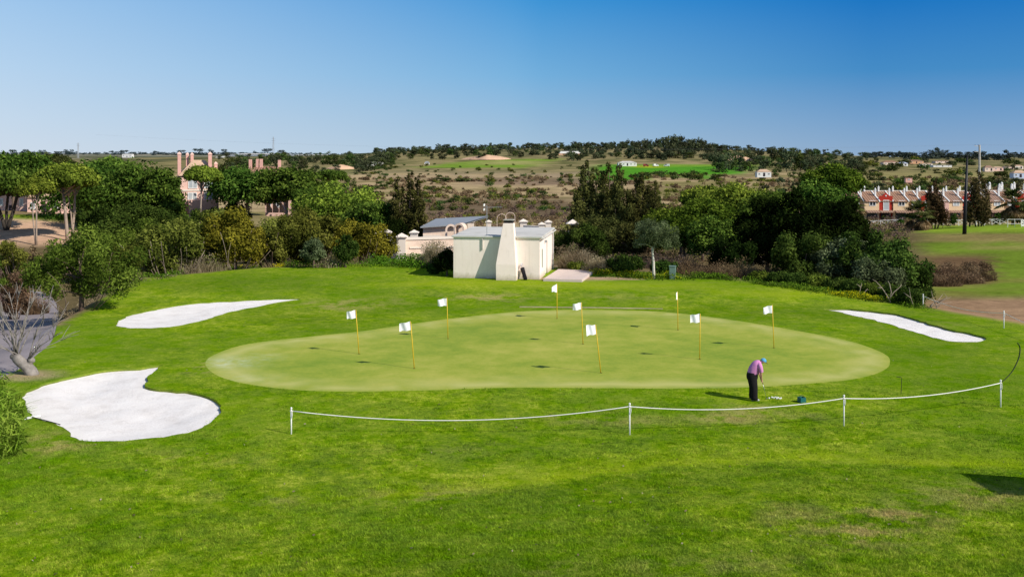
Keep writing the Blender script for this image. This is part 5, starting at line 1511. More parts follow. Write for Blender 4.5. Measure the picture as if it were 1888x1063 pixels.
def pink_house():
    Y = 176; k = Y / F; c = gnd(368, Y); zb = EYE - (402 - HY) * k
    r = empty('pink_house', (c.x, c.y, zb), math.radians(20), 'tall pink house with a pyramid roof and slim pink chimneys in the left wood', 'house')
    ap = EYE - (295 - HY) * k - zb; ev = EYE - (324 - HY) * k - zb; Wd = 68 * k
    MB().box((0, Wd / 2, ev / 2), (Wd, Wd, ev)).build('wall', M['pink'], r)
    MB().box((.4, -.8, ev * .22), (Wd * .72, 1.6, ev * .44)).build('bay', M['pink'], r)
    s = Wd / 2 + .35; rf = MB(); y0, y1 = -.35, Wd + .35
    t = 1.0
    rf.add([(-s, y0, ev), (s, y0, ev), (s, y1, ev), (-s, y1, ev), (-t, Wd / 2 - t, ap), (t, Wd / 2 - t, ap), (t, Wd / 2 + t, ap), (-t, Wd / 2 + t, ap)],
           [(3, 2, 1, 0), (0, 1, 5, 4), (1, 2, 6, 5), (2, 3, 7, 6), (3, 0, 4, 7), (4, 5, 6, 7)])
    roof = rf.build('roof', M['tilepale'], r)
    def chim(px, top, y, w=.85, h=4.5):
        x = (px - 368) * k; z = EYE - (top - HY) * k - zb
        m = MB(); m.box((x, y, z - h / 2), (w, w, h)); o = m.build('chimney', M['pinkbrick'], r)
        cp = MB(); s2 = w * .62; cp.box((x, y, z + .08), (w * 1.2, w * 1.2, .16)); cp.add([(x - s2, y - s2, z + .16), (x + s2, y - s2, z + .16), (x + s2, y + s2, z + .16), (x - s2, y + s2, z + .16), (x, y, z + .5)], [(0, 1, 4), (1, 2, 4), (2, 3, 4), (3, 0, 4)])
        cp.build('chimney_cap', M['pink'], o)
    chim(333, 285, 1.6, .56, 4.6); chim(387, 285, .8, .58, 4.6); chim(348, 286, Wd / 2 + .2, .46, 2.4); chim(356, 286, Wd / 2 - .6, .5, 2.2); chim(398, 303, 1.6, .5, 3.2)
    for (x, z) in ((16 * k, ev * .48), (-13 * k, ev * .48), (16 * k, ev * .83), (-12 * k, ev * .83)):
        window(r, x, -.06 if z > ev * .46 else -1.66, z, 1.5, 1.9, pane='greyglass')
    MB().box((0, -.06, ev * .66), (Wd + .1, .14, .25)).build('string_course', M['peachwhite'], r)
pink_house()


def simple_house(name, px, row_b, wpx, Y, hrow, roofrow, label, wall, roof, depth=None, ang=0.0, nwin=2, hip=True, chimneys=(), door=True, cat='house', zb=None, pane='glass', overhang=.3):
    """wall base at row_b, eaves at hrow, ridge at roofrow"""
    k = Y / F; x = (px - CX) * k; z0 = EYE - (row_b - HY) * k if zb is None else zb
    r = empty(name, (x, Y, z0), ang, label, cat)
    ev = EYE - (hrow - HY) * k - z0; rd = EYE - (roofrow - HY) * k - z0; Wd = wpx * k; D = depth or Wd * .7
    MB().box((0, D / 2, ev / 2 - .3), (Wd, D, ev + .6)).build('wall', M[wall], r)
    o = overhang; rf = MB(); xi = Wd / 2 * (.45 if hip else 1.0)
    if rd > ev + .25:
        rf.add([(-Wd / 2 - o, -o, ev + .004), (Wd / 2 + o, -o, ev + .004), (Wd / 2 + o, D + o, ev + .004), (-Wd / 2 - o, D + o, ev + .004), (-xi, D / 2, rd), (xi, D / 2, rd)],
               [(3, 2, 1, 0), (0, 1, 5, 4), (2, 3, 4, 5), (1, 2, 5), (3, 0, 4)])
    else:
        rf.box((0, D / 2, ev + .14), (Wd + .3, D + .3, .27))
    rf.build('roof', M[roof], r)
    for i in range(nwin):
        xw = -Wd / 2 + Wd * (i + .5) / nwin; s = min(1.3, Wd / nwin * .4); hz = max(.5, min(1.4, ev * .4))
        if door and i == nwin // 2: continue
        window(r, xw, -.05, ev * .55, s, hz, pane=pane, mull=s > 1)
    if door: MB().box((-Wd / 2 + Wd * (nwin // 2 + .5) / max(1, nwin), -.03, min(1.05, ev * .4)), (min(1.1, Wd / max(1, nwin) * .5), .1, min(2.1, ev * .8))).build('door', M['shadowy'], r)
    for (cx_, cz, cw, ch_) in chimneys:
        MB().box((cx_ * k, D * .45, EYE - (cz - HY) * k - z0 - ch_ / 2), (cw, cw, ch_)).build('chimney', M['pinkbrick'], r)
    return r


simple_house('pink_house', 520, 392, 62, 181, 364, 352, 'low pink house half hidden under the wide umbrella pines', 'pink', 'tile', nwin=4, hip=True)
def stair_wall():
    Y = 176; k = Y / F; p = at(510, 392, Y); m = MB(); m2 = []
    r = empty('stepped_wall', p, 0, 'pink garden wall with slanted stair sides in front of the low pink house', 'wall')
    for i, (x0, x1) in enumerate(((-19, -9), (-7, 3), (5, 15))):
        m = MB(); m.prism([(x0 * k, 0, 0), (x1 * k, 0, 0), (x1 * k, 0, 6 * k), (x0 * k, 0, 22 * k)], (0, .5, 0)); m.build('stair_side', M['pink'], r)
    MB().box((30 * k, .3, 12 * k), (5 * k, .6, 24 * k)).build('post', M['pinkbrick'], r)
    MB().box((44 * k, .3, 21 * k), (26 * k, .5, 3 * k)).build('canopy', M['white'], r)
stair_wall()
simple_house('pink_house', 486, 340, 84, 230, 318, 307, 'pink house whose row of square chimneys shows above the umbrella pines', 'pink', 'tile', nwin=3,
             chimneys=((-30, 294, .62, 3.0), (-17, 293, .55, 3.0), (-10, 293, .62, 3.0), (24, 295, .6, 3.0)), ang=.03)
simple_house('pink_house', 82, 398, 62, 196, 364, 348, 'pink house with a pale hipped roof behind the twin-stemmed pine', 'pink', 'tilepale', nwin=3, pane='greyglass', ang=.05)
simple_house('pink_house', 12, 398, 74, 200, 352, 336, 'pink house cut by the left edge behind the forked dark pine', 'pink', 'tilepale', nwin=4, pane='greyglass')
simple_house('pink_house', 68, 328, 30, 255, 306, 298, 'pale pink gable house peeping over the pines at the far left', 'peach', 'tilepale', nwin=2)
simple_house('white_house', 71, 297, 14, 520, 288, 287, 'small white house on the skyline behind the left pines', 'whitewall', 'creamroof', nwin=2)


# ---------------------------------------------------------------- terraced houses on the right
YT_ = 236.0
def terrace(px0, bays, label, Y=YT_, zoff=0.0):
    """bays: list of (kind, width px); row of bays facing the camera"""
    k = Y / F; z0 = EYE - (406 - HY) * k + zoff; x0 = (px0 - CX) * k
    r = empty('terraced_house', (x0, Y, z0), 0, label, 'terraced house')
    ev = EYE - (371 - HY) * k - z0 + zoff; rd = EYE - (353.5 - HY) * k - z0 + zoff; D = 5.2; x = 0
    tot = sum(b[1] for b in bays) * k
    for i, (kd, wpx) in enumerate(bays):
        w = wpx * k; xc = x + w / 2
        wm = {'c': 'apricot', 'r': 'redwall', 'l': 'lilac', 'd': 'apricot', 'o': 'apricot', 'y': 'apricot'}[kd]
        setb = {'c': 0.0, 'r': .35, 'l': -.3, 'd': .9, 'o': .4, 'y': 0.0}[kd]
        MB().box((xc, setb + D / 2, ev / 2), (w, D - setb, ev)).build('wall', M[wm], r)
        # roof slope
        rf = MB(); rf.add([(x + .12, setb - .3, ev + .02), (x + w - .12, setb - .3, ev + .02), (x + w - .12, D, rd), (x + .12, D, rd), (x + .12, setb - .3, ev - .12), (x + w - .12, setb - .3, ev - .12)],
                           [(0, 1, 2, 3), (4, 5, 1, 0), (5, 4, 3, 2)])
        rf.build('roof', M['tiledark' if kd in 'ly' else 'tile'], r)
        fl = ev * .5
        if kd == 'r':   # red pedimented front with a white framed door
            m = MB(); h = ev + 1.15
            m.prism([(x + .05, setb - .12, fl + .05), (x + w - .05, setb - .12, fl + .05), (x + w - .05, setb - .12, h), (x + w * .74, setb - .12, h + .15), (xc, setb - .12, h + .85), (x + w * .26, setb - .12, h + .15), (x + .05, setb - .12, h)], (0, .1, 0))
            m.build('pediment', M['redwall'], r)
            MB().box((xc, setb - .16, h + .1), (.28, .1, .28)).build('emblem', M['white'], r)
            dw = window(r, xc + .05, setb - .18, fl + 1.28, 1.35, 2.4, pane='greyglass', mull=False, name='balcony_door')
        else:
            window(r, xc + w * .05, setb - .05, fl + 1.75, 1.5 if kd != 'd' else 1.1, 1.25, pane='glass' if kd == 'c' else 'greyglass', mull=(i % 2 == 1) or kd != 'c')
        # ground floor: dark patio opening under a little tiled awning
        MB().box((xc, setb - .03, fl * .46), (w * .72, .1, fl * .8)).build('patio_door', M['glass' if i % 2 else 'shadowy'], r)
        aw = MB(); aw.add([(x + .1, setb - 1.5, fl - .25), (x + w - .1, setb - 1.5, fl - .25), (x + w - .1, setb - .14, fl + .12), (x + .1, setb - .14, fl + .12), (x + .1, setb - 1.5, fl - .4), (x + w - .1, setb - 1.5, fl - .4)],
                          [(0, 1, 2, 3), (4, 5, 1, 0), (5, 4, 3, 2)]); aw.build('awning', M['tiledark'], r)
        # white parapet dividers with lantern-like chimneys
        def pinn(xp, yp, zt__, s, h):
            m = MB(); m.box((xp, yp, zt__ + h * .36), (s, s, h * .72)); m.box((xp, yp, zt__ + h * .75), (s * 1.25, s * 1.25, h * .06))
            m.lathe((xp, yp, zt__ + h * .78), [(s * .55, 0), (s * .58, h * .08), (s * .35, h * .17), (.04, h * .24)], 8); m.build('chimney', M['white'], r)
        dv = MB(); xe = x + w
        dv.add([(xe - .13, setb - .35, ev - .1), (xe + .13, setb - .35, ev - .1), (xe + .13, D, rd - .1), (xe - .13, D, rd - .1), (xe - .13, setb - .35, ev + .16), (xe + .13, setb - .35, ev + .16), (xe + .13, D, rd + .16), (xe - .13, D, rd + .16)],
               [(3, 2, 1, 0), (4, 5, 6, 7), (0, 1, 5, 4), (1, 2, 6, 5), (2, 3, 7, 6), (3, 0, 4, 7)]); dv.build('roof_divider', M['white'], r)
        pinn(xe, 2.6, ev + (rd - ev) * .5, .36, 1.9); pinn(xc, D - .2, rd - .1, .33, 1.3)
        x += w
    MB().box((tot / 2, D + .25, rd - .3), (tot, .3, .9)).build('ridge_parapet', M['peachwhite'], r)
    MB().box((tot / 2, D + 2.9, rd / 2), (tot, 5.0, rd - 1.2)).build('rear_wall', M['apricot'], r)
    return r
terrace(1568, [('d', 26), ('c', 27)], 'terraced house with one square dark window left of the red front')
terrace(1621, [('r', 26), ('c', 28)], 'terraced house with the bright red pedimented front and white balcony door')
terrace(1675, [('d', 24), ('r', 24)], 'terraced house mostly hidden by the squat palm and the reddish thin tree')
terrace(1723, [('l', 25), ('y', 27)], 'terraced house with a pink-lilac side next to an apricot front, left of the black pole')
terrace(1775, [('r', 24), ('d', 24)], 'terraced house with an orange-red front behind the black pole')
terrace(1823, [('y', 28), ('d', 26)], 'terraced house with an apricot front and twin window right of the black pole')
terrace(1877, [('r', 25), ('c', 27)], 'terraced house at the right edge behind the tall palm')
for i, px in enumerate([1826, 1834, 1842, 1851, 1862, 1868, 1876, 1884]):
    pass
# rear row, only its lantern chimneys and roof show
def rear_row():
    Y = 262; k = Y / F; z0 = EYE - (404 - HY) * k
    r = empty('terraced_house', ((1820 - CX) * k, Y, z0), 0, 'rear terraced house of which only the white lantern chimneys show at the right', 'terraced house')
    W = 100 * k; H = EYE - (352 - HY) * k - z0
    MB().box((W / 2, 2.5, H / 2), (W, 5, H)).build('wall', M['apricot'], r)
    MB().box((W / 2, 2.5, H + .1), (W + .4, 5.4, .2)).build('roof', M['tile'], r)
    for j in range(9):
        m = MB(); x = (3 + 11.5 * j) * k; h = 2.1 if j % 2 else 1.6
        m.box((x, 1 + (j % 2) * 2, H + .2 + h * .36), (.5, .5, h * .72)); m.lathe((x, 1 + (j % 2) * 2, H + .2 + h * .74), [(.3, 0), (.32, .15), (.18, .35), (.04, .5)], 8); m.build('chimney', M['white'], r)
rear_row()


# white fence with crosses in front of the gardens
def cross_fence(px0, px1, Y0, Y1, row_t, label, n):
    a = gnd(px0, Y0); b = gnd(px1, Y1); L = math.hypot(b.x - a.x, b.y - a.y); ang = math.atan2(b.y - a.y, b.x - a.x)
    r = empty('garden_fence', a, ang, label, 'fence'); H = 1.15; s = L / n; dz = (b.z - a.z) / L
    for i in range(n + 1): MB().box((i * s, 0, H / 2 + dz * i * s), (.11, .11, H + .1)).build('post', M['white'], r)
    m = MB(); m.tube([(0, 0, H - .05), (L, 0, H - .05 + dz * L)], .05, 4); m.build('rail', M['white'], r)
    for i in range(n):
        m = MB(); m.tube([(i * s, 0, .12 + dz * i * s), ((i + 1) * s, 0, H - .12 + dz * (i + 1) * s)], .04, 4); m.tube([(i * s, .03, H - .12 + dz * i * s), ((i + 1) * s, .03, .12 + dz * (i + 1) * s)], .04, 4); m.build('cross_brace', M['white'], r)
cross_fence(1597, 1664, 209, 207, 410, 'white fence with crossed braces in front of the house with the red front', 5)
cross_fence(1710, 1782, 205, 204, 410, 'white fence with crossed braces below the reddish thin tree', 5)
cross_fence(1800, 1858, 204, 203, 406, 'white fence with crossed braces right of the black pole', 4)


# ---------------------------------------------------------------- poles, sign, distant buildings
def black_pole():
    Y = 158; g = gnd(1778, Y); k = Y / F; H = EYE - (289 - HY) * k - g.z
    r = empty('black_pole', g, 0, 'tall black pole standing alone on the fairway in front of the terraced houses', 'pole')
    MB().tube([(0, 0, -.5), (.12, 0, H * .3), (.45, 0, H)], [.32, .27, .13], 10).build('shaft', M['black'], r, smooth=True)
    MB().lathe((.45, 0, H), [(.15, -.02), (.15, .1), (.05, .2)], 10).build('cap', M['black'], r)
black_pole()
def power_pole():
    Y = 330; g = gnd(1806, Y); k = Y / F; H = EYE - (267 - HY) * k - g.z
    r = empty('power_pole', g, 0, 'pale concrete power pole with short crossarms behind the terraced houses', 'power pole')
    MB().tube([(0, 0, -.5), (0, 0, H)], [.5, .30], 8).build('shaft', M['concrete'], r)
    for z in (H - .4, H - 2.2):
        a = MB(); a.box((-.7, 0, z), (1.8, .14, .16)); a.build('crossarm', M['concrete'], r)
    for x, z in ((-1.4, H - .2), (-.5, H - .2), (-1.4, H - 2.0)): MB().lathe((x, 0, z), [(.07, 0), (.1, .12), (.07, .24)], 8).build('insulator', M['blackcap'], r)
    p = Vector((g.x, g.y, g.z))
    for (dx, z, ex, ey, lb) in ((-1.4, H - .0, -330, 120, 'thin power line running left from the pale concrete pole'), (-.5, H - .0, 160, -60, 'thin power line running right from the pale concrete pole')):
        A = p + Vector((dx, 0, z)); B = A + Vector((ex, ey, 6 if ex < 0 else 2)); P = [A.lerp(B, t) + Vector((0, 0, -14 * t * (1 - t) * abs(ex) / 330)) for t in np.linspace(0, 1, 14)]
        o = MB().tube(P, .012, 4).build('power_line', M['metalgrey'], None); tag(o, lb, 'power line')
power_pole()
def sign_rail():
    Y = 168; g = gnd(1872, Y); k = Y / F
    p0 = gnd(1858, Y); p1 = gnd(1886, Y)
    r = empty('handrail', p0, 0, 'pale two-bar rail on the mound beside the white number board', 'rail')
    L = p1.x - p0.x
    for x in (0, L * .46, L): MB().tube([(x, 0, -.1), (x, 0, 1.35)], .04, 6).build('post', M['white'], r)
    for z in (.62, 1.35): MB().tube([(0, 0, z), (L, 0, z)], .035, 6).build('rail', M['white'], r)
    q = gnd(1888, Y - .6); s = empty('number_board', q, 0, 'white board with a black number at the right edge on the mound', 'sign')
    MB().box((0, 0, .68), (.98, .05, 1.0)).build('board', M['white'], s)
    for x in (-.35, .35): MB().box((x, .06, .3), (.06, .06, .9)).build('post', M['white'], s)
    cu = bpy.data.curves.new('number', 'FONT'); cu.body = '2'; cu.size = .82; cu.extrude = .006; to = bpy.data.objects.new('number', cu); COL.objects.link(to)
    bpy.context.view_layer.update()
    me = bpy.data.meshes.new_from_object(to.evaluated_get(bpy.context.evaluated_depsgraph_get())); bpy.data.objects.remove(to)
    no = bpy.data.objects.new('number', me); COL.objects.link(no); me.materials.clear(); me.materials.append(M['black']); no.parent = s; no.location = (-.40, -.035, .48); no.rotation_euler = (PI / 2, 0, 0)
sign_rail()
for (px, row_b, w, Y, hr, rr, lb, wl, rf, nw) in [
    (691, 304.5, 28, 860, 299, 298.8, 'long plain white shed alone on the plain left of the small green field', 'whitewall', 'creamroof', 3),
    (787, 304, 9, 900, 300, 297.5, 'tiny white gabled house at the left tip of the small green field', 'whitewall', 'metalgrey', 2),
    (1053, 291, 46, 1080, 283, 279, 'large orange building with a white top storey in the hill wood', 'orangewall', 'creamroof', 5),
    (1157, 305.5, 34, 830, 300, 297, 'white farmhouse with a dark porch at the left edge of the bright green field', 'whitewall', 'creamroof', 5),
    (1409, 325, 26, 560, 317, 312, 'white house with a rounded tiled roof at the right of the bright green field', 'whitewall', 'tilepale', 3),
    (574, 292, 56, 1700, 285, 284.6, 'long white warehouse on the left skyline, right of the lattice mast', 'whitewall', 'creamroof', 6),
    (480, 291, 120, 1900, 284.5, 283, 'very long grey greenhouse on the left skyline behind the chimneys', 'metalgrey', 'creamroof', 9),
    (408, 296, 22, 1500, 290, 288, 'small white house right of the pink house chimneys', 'whitewall', 'creamroof', 2),
    (234, 290, 18, 1500, 284, 283.5, 'pale house on the skyline above the massive bushy pine', 'whitewall', 'creamroof', 3),
    (1643, 304, 28, 950, 299, 296, 'pink-white house with a red roof at the left of the distant village', 'peach', 'tile', 3),
    (1666, 305, 16, 930, 301, 299, 'white house with a pale blue roof in the distant village', 'whitewall', 'bluewall', 2),
    (1690, 301, 26, 1000, 297, 294.5, 'red-roofed house in the upper row of the distant village', 'orangewall', 'tile', 3),
    (1710, 306, 20, 920, 302, 300.5, 'cream house with a wall beside it in the middle of the distant village', 'peachwhite', 'tilepale', 2),
    (1740, 300, 30, 1050, 297, 296, 'long low red-roofed house in the middle of the distant village', 'peach', 'tile', 4),
    (1738, 307, 34, 900, 305, 304.6, 'long low white wall-like building under the distant village', 'whitewall', 'creamroof', 3),
    (1824, 315, 16, 780, 309, 305, 'brown-gabled house at the right of the concrete power pole', 'peach', 'tiledark', 2),
    (1841, 314, 18, 800, 309, 307, 'pink house right neighbour of the brown-gabled one', 'pink', 'tilepale', 2),
    (1862, 312, 18, 850, 307, 305, 'pink house with a dark roof in the right village', 'peach', 'tiledark', 2),
    (1879, 311, 16, 860, 306, 304, 'cream house at the right edge of the right village', 'peachwhite', 'tilepale', 2),
    (1846, 298, 12, 1300, 295, 294.5, 'white house under the ridge trees at the right, left one of two', 'whitewall', 'creamroof', 2),
    (1868, 298, 16, 1300, 295, 294.5, 'white house under the ridge trees at the right, right one of two', 'whitewall', 'creamroof', 2),
    (1882, 327, 26, 540, 319, 314, 'bluish-white house with a tiled roof at the right edge of the plain', 'bluewall', 'tilepale', 3),
    (1676, 334, 12, 440, 328.5, 328, 'small red-brown brick shed on the olive plain beside the lone dark tree', 'pinkbrick', 'tile', 1),
    (1582, 297, 10, 1500, 293.5, 293, 'white block house on the skyline left of the ridge', 'whitewall', 'creamroof', 2),
    (1566, 298, 8, 1450, 294.5, 294, 'tiny white house at the foot of the ridge skyline', 'whitewall', 'creamroof', 1)]:
    simple_house('white_house' if wl == 'whitewall' else 'village_house', px, row_b, w, Y, hr, rr, lb, wl, rf, depth=min(14, w * Y / F * .6), nwin=nw, door=nw > 1, overhang=.2,
                 cat='warehouse' if w > 50 else 'house')
MB_ = MB(); p = at(1053, 283, 1080); MB_.box((-2, 6, 1.1), (20, 9, 2.2))
o = MB_.build('top_storey', M['whitewall'], None); o.parent = [x for x in bpy.data.objects if x.get('label', '').startswith('large orange building')][0]; o.location = (0, 0, 4.8)
def clay_heap(px, Y, wpx, hpx, label):
    g = gnd(px, Y); k = Y / F; W = wpx * k / 2; H = hpx * k; n = 26; m = 8; V = []; Fc = []
    for j in range(m + 1):
        t = j / m
        for i in range(n):
            a = 2 * PI * i / n; rr = (1 - t ** 1.3) * (1 + .18 * math.sin(3 * a + px) + .1 * math.sin(7 * a))
            V.append((W * rr * math.cos(a), W * .7 * rr * math.sin(a), H * (1 - (1 - t) ** 1.8) * (1 + .15 * math.sin(2 * a + px)) - .3))
    for j in range(m):
        for i in range(n): Fc.append((j * n + i, j * n + (i + 1) % n, (j + 1) * n + (i + 1) % n, (j + 1) * n + i))
    o = MB().add(V, Fc).build('clay_heap', M['clay'], None, smooth=True); o.location = g; tag(o, label, 'earth heap')
clay_heap(898, 1010, 84, 8, 'bare orange earth heap above the small green field')
clay_heap(1354, 960, 66, 11, 'bare orange earth heap at the right end of the hill wood')
clay_heap(628, 800, 50, 8, 'low orange earth bank on the plain above the olive-green pine')


def mast(px, top, Y, label, w=.5):
    g = gnd(px, Y); k = Y / F; H = EYE - (top - HY) * k - g.z; m = MB(); s = H * .045
    for sx, sy in ((-1, -1), (1, -1), (1, 1), (-1, 1)): m.tube([(sx * s, sy * s, -1), (sx * s * .25, sy * s * .25, H)], .16, 4)
    for j in range(9):
        z0, z1 = H * j / 9, H * (j + 1) / 9; f0, f1 = s * (1 - .75 * j / 9), s * (1 - .75 * (j + 1) / 9)
        m.tube([(-f0, -f0, z0), (f1, -f1, z1)], .10, 3); m.tube([(f0, f0, z0), (-f1, f1, z1)], .10, 3)
    for zz in (.80, .90): m.box((0, 0, H * zz), (H * .2, .3, .3))
    o = m.build('lattice_mast', M['metalgrey'], None); o.location = g; tag(o, label, 'mast')
mast(504, 252, 1600, 'tall lattice mast on the left skyline above the chimneys')
mast(144, 263, 1500, 'small lattice mast on the skyline at the far left')


def van(px, Y, mat, label, rz=0.0):
    g = gnd(px, Y); r = empty('parked_van', g, rz, label, 'van')
    MB().prism([(-2.3, -.9, .4), (2.3, -.9, .4), (2.3, -.9, 1.1), (1.5, -.9, 1.3), (.9, -.9, 2.1), (-2.3, -.9, 2.1)], (0, 1.8, 0)).build('body', M[mat], r, bevel=.08)
    MB().prism([(1.42, -.93, 1.32), (.92, -.93, 2.0), (-.3, -.93, 2.0), (-.3, -.93, 1.32)], (0, 1.86, 0)).build('window', M['glass'], r)
    for x in (-1.4, 1.4):
        for y in (-.85, .85): MB().prism([(x + .36 * math.cos(a), y - .1, .36 + .36 * math.sin(a)) for a in np.linspace(0, 2 * PI, 13)[:-1]], (0, .2, 0)).build('wheel', M['tyre'], r)
van(1191, 815, 'carred', 'dark red van parked right of the white farmhouse'); van(1209, 812, 'carwhite', 'white van parked in the middle of the farm yard', .4); van(1229, 818, 'carwhite', 'white van parked farthest right in the farm yard', 2.9)


# ================================================================ putting green: sticks and flags
def flag_stick(base, top, flagpx, label, shape=0, first=[None]):
    g = hit(*base); k = g.y / F; H = (base[1] - top[1]) * k; dx = (top[0] - base[0]) * k
    root = empty('flag_stick', g, 0, label, 'flag stick', 'white flags on yellow sticks on the putting green')
    MB().tube([(0, 0, -.05), (dx * .5, 0, H * .5), (dx, 0, H)], [.021, .020, .016], 8).build('stick', M['yellow'], root, smooth=True)
    # cloth: a rippled sheet flying to the left
    L, hh = flagpx[0] * k, flagpx[1] * k; yaw = flagpx[2]; n, m = 12, 6; V = []; Fc = []
    for i in range(n + 1):
        s = i / n
        for j in range(m + 1):
            t = j / m
            dip = flagpx[3] * k * s
            hl = hh * (1 - (flagpx[4] if len(flagpx) > 4 else .12) * s)
            x = dx * (1 - .1 * t) - math.cos(yaw) * L * s; y = -math.sin(yaw) * L * s + .05 * math.sin(s * 7 + t * 1.5 + shape) * s ** .5
            z = H - .01 - dip - hl * t - (hh - hl) * .35 * s + .012 * math.sin(9 * s + shape)
            V.append((x, y, z))
    for i in range(n):
        for j in range(m): Fc.append((i * (m + 1) + j, i * (m + 1) + j + 1, (i + 1) * (m + 1) + j + 1, (i + 1) * (m + 1) + j))
    MB().add(V, Fc).build('flag', M['cloth'], root, smooth=True)
    # cup in the turf
    MB().lathe((0, 0, .004), [(.054, 0), (.054, .003), (.03, .004)], 14).build('cup', M['blackcap'], root)


for a in [((662, 652), (656, 571), (17, 15, .25, 2), 'white flag on a yellow stick farthest left on the putting green'),
          ((764, 679), (757, 592), (21, 16, .15, 3), 'white flag on a leaning yellow stick nearest the front left of the green'),
          ((826, 624), (824, 549), (17, 14, .2, 2), 'white flag on a yellow stick behind the green centre, left of the hut chimney'),
          ((1027, 587), (1027, 523), (15, 16, .85, 2, .5), 'folded white flag on a yellow stick farthest back, below the right corner of the hut'),
          ((1075, 634), (1072, 557), (17, 13, .3, 2), 'white flag on a yellow stick just behind the leaning middle one'),
          ((1108, 687), (1098, 598), (20, 17, .45, 0, -.15), 'white flag on a leaning yellow stick in the middle foreground of the green'),
          ((1250, 608), (1249, 537), (12, 15, 1.2, 1, .3), 'white flag seen edge-on on a yellow stick below the green cabinet'),
          ((1290, 662), (1291, 578), (19, 16, .2, 1), 'white flag on an upright yellow stick left of the golfer'),
          ((1427, 641), (1424, 562), (18, 14, .2, 3), 'white flag on a yellow stick farthest right, behind the golfer')]:
    flag_stick(*a, shape=random.random() * 6)


# ---------------------------------------------------------------- rope barrier
def rope_post(base, top, label):
    g = hit(*base); k = g.y / F; H = (base[1] - top[1]) * k
    r = empty('rope_post', g, 0, label, 'rope post', 'white posts of the rope barrier')
    MB().tube([(0, 0, -.25), (0, 0, H)], .023, 10).build('post', M['white'], r, smooth=True)
    m = MB(); m.lathe((0, 0, H), [(.026, -.02), (.036, .0), (.03, .04), (.01, .055)], 10); m.build('knob', M['white'], r)
    c = MB(); n = 10; rr = .035
    c.tube([(rr * math.cos(2 * PI * i / n), rr * math.sin(2 * PI * i / n), H - .07) for i in range(n + 1)], .014, 5); c.tube([(.03, -.02, H - .07), (.04, -.03, H - .2), (.02, -.03, H - .3)], .012, 5)
    c.build('knot', M['rope'], r)
    return g + Vector((0, 0, H - .07))


TOP = [rope_post((537, 800), (537, 753), 'white rope post with a knotted rope end, leftmost in the foreground'),
       rope_post((1161, 801), (1161, 745), 'white rope post in the middle foreground below the leaning flag sticks'),
       rope_post((1556, 785), (1556, 730), 'white rope post right of the golfer'),
       rope_post((1845, 750), (1845, 702), 'white rope post at the right where the front rope ends')]
def sag(A, B, d, n=22): return [A.lerp(B, t) + Vector((0, 0, -4 * d * t * (1 - t))) for t in np.linspace(0, 1, n)]
def rope(pts, label, r=.017):
    o = MB().tube(pts, r, 7).build('rope', M['rope'], None, smooth=True); tag(o, label, 'rope')
rope(sag(TOP[0], TOP[1], .38) + sag(TOP[1], TOP[2], .22)[1:] + sag(TOP[2], TOP[3], .19)[1:], 'white rope sagging between the four front posts')
T2 = [rope_post((1702, 567), (1702, 543), 'small white rope post beside the heap of cut branches'), rope_post((1851, 605), (1851, 574), 'white rope post near the right edge above the side bunker')]
e = Vector((24.6, 44.5, zt1(24.6, 44.5) + .85)); e0 = rope_post((2030, 672), (2030, 634), 'white rope post standing outside the right edge of the picture')
rope(sag(T2[0], T2[1], .28) + sag(T2[1], e0, .2)[1:], 'thin white rope between the far posts at the right edge of the lawn', .013)


# ---------------------------------------------------------------- golfer
def skin_body(name, joints, edges, mat, parent, root, sub=2):
    names = list(joints); me = bpy.data.meshes.new(name)
    me.from_pydata([joints[n][0] for n in names], [(names.index(a), names.index(b)) for a, b in edges], [])
    o = bpy.data.objects.new(name, me); COL.objects.link(o)
    sk = o.modifiers.new('skin', 'SKIN'); sk.branch_smoothing = .6
    su = o.modifiers.new('sub', 'SUBSURF'); su.levels = sub; su.render_levels = sub
    for i, n in enumerate(names):
        v = me.skin_vertices[0].data[i]; rr = joints[n][1]
        v.radius = rr if hasattr(rr, '__len__') else (rr, rr); v.use_root = (n == root)
    bpy.context.view_layer.update()
    m2 = bpy.data.meshes.new_from_object(o.evaluated_get(bpy.context.evaluated_depsgraph_get()))
    bpy.data.objects.remove(o)
    m2.name = name; m2.materials.clear(); m2.materials.append(mat); m2.polygons.foreach_set('use_smooth', [True] * len(m2.polygons))
    o = bpy.data.objects.new(name, m2); COL.objects.link(o); o.parent = parent
    return o


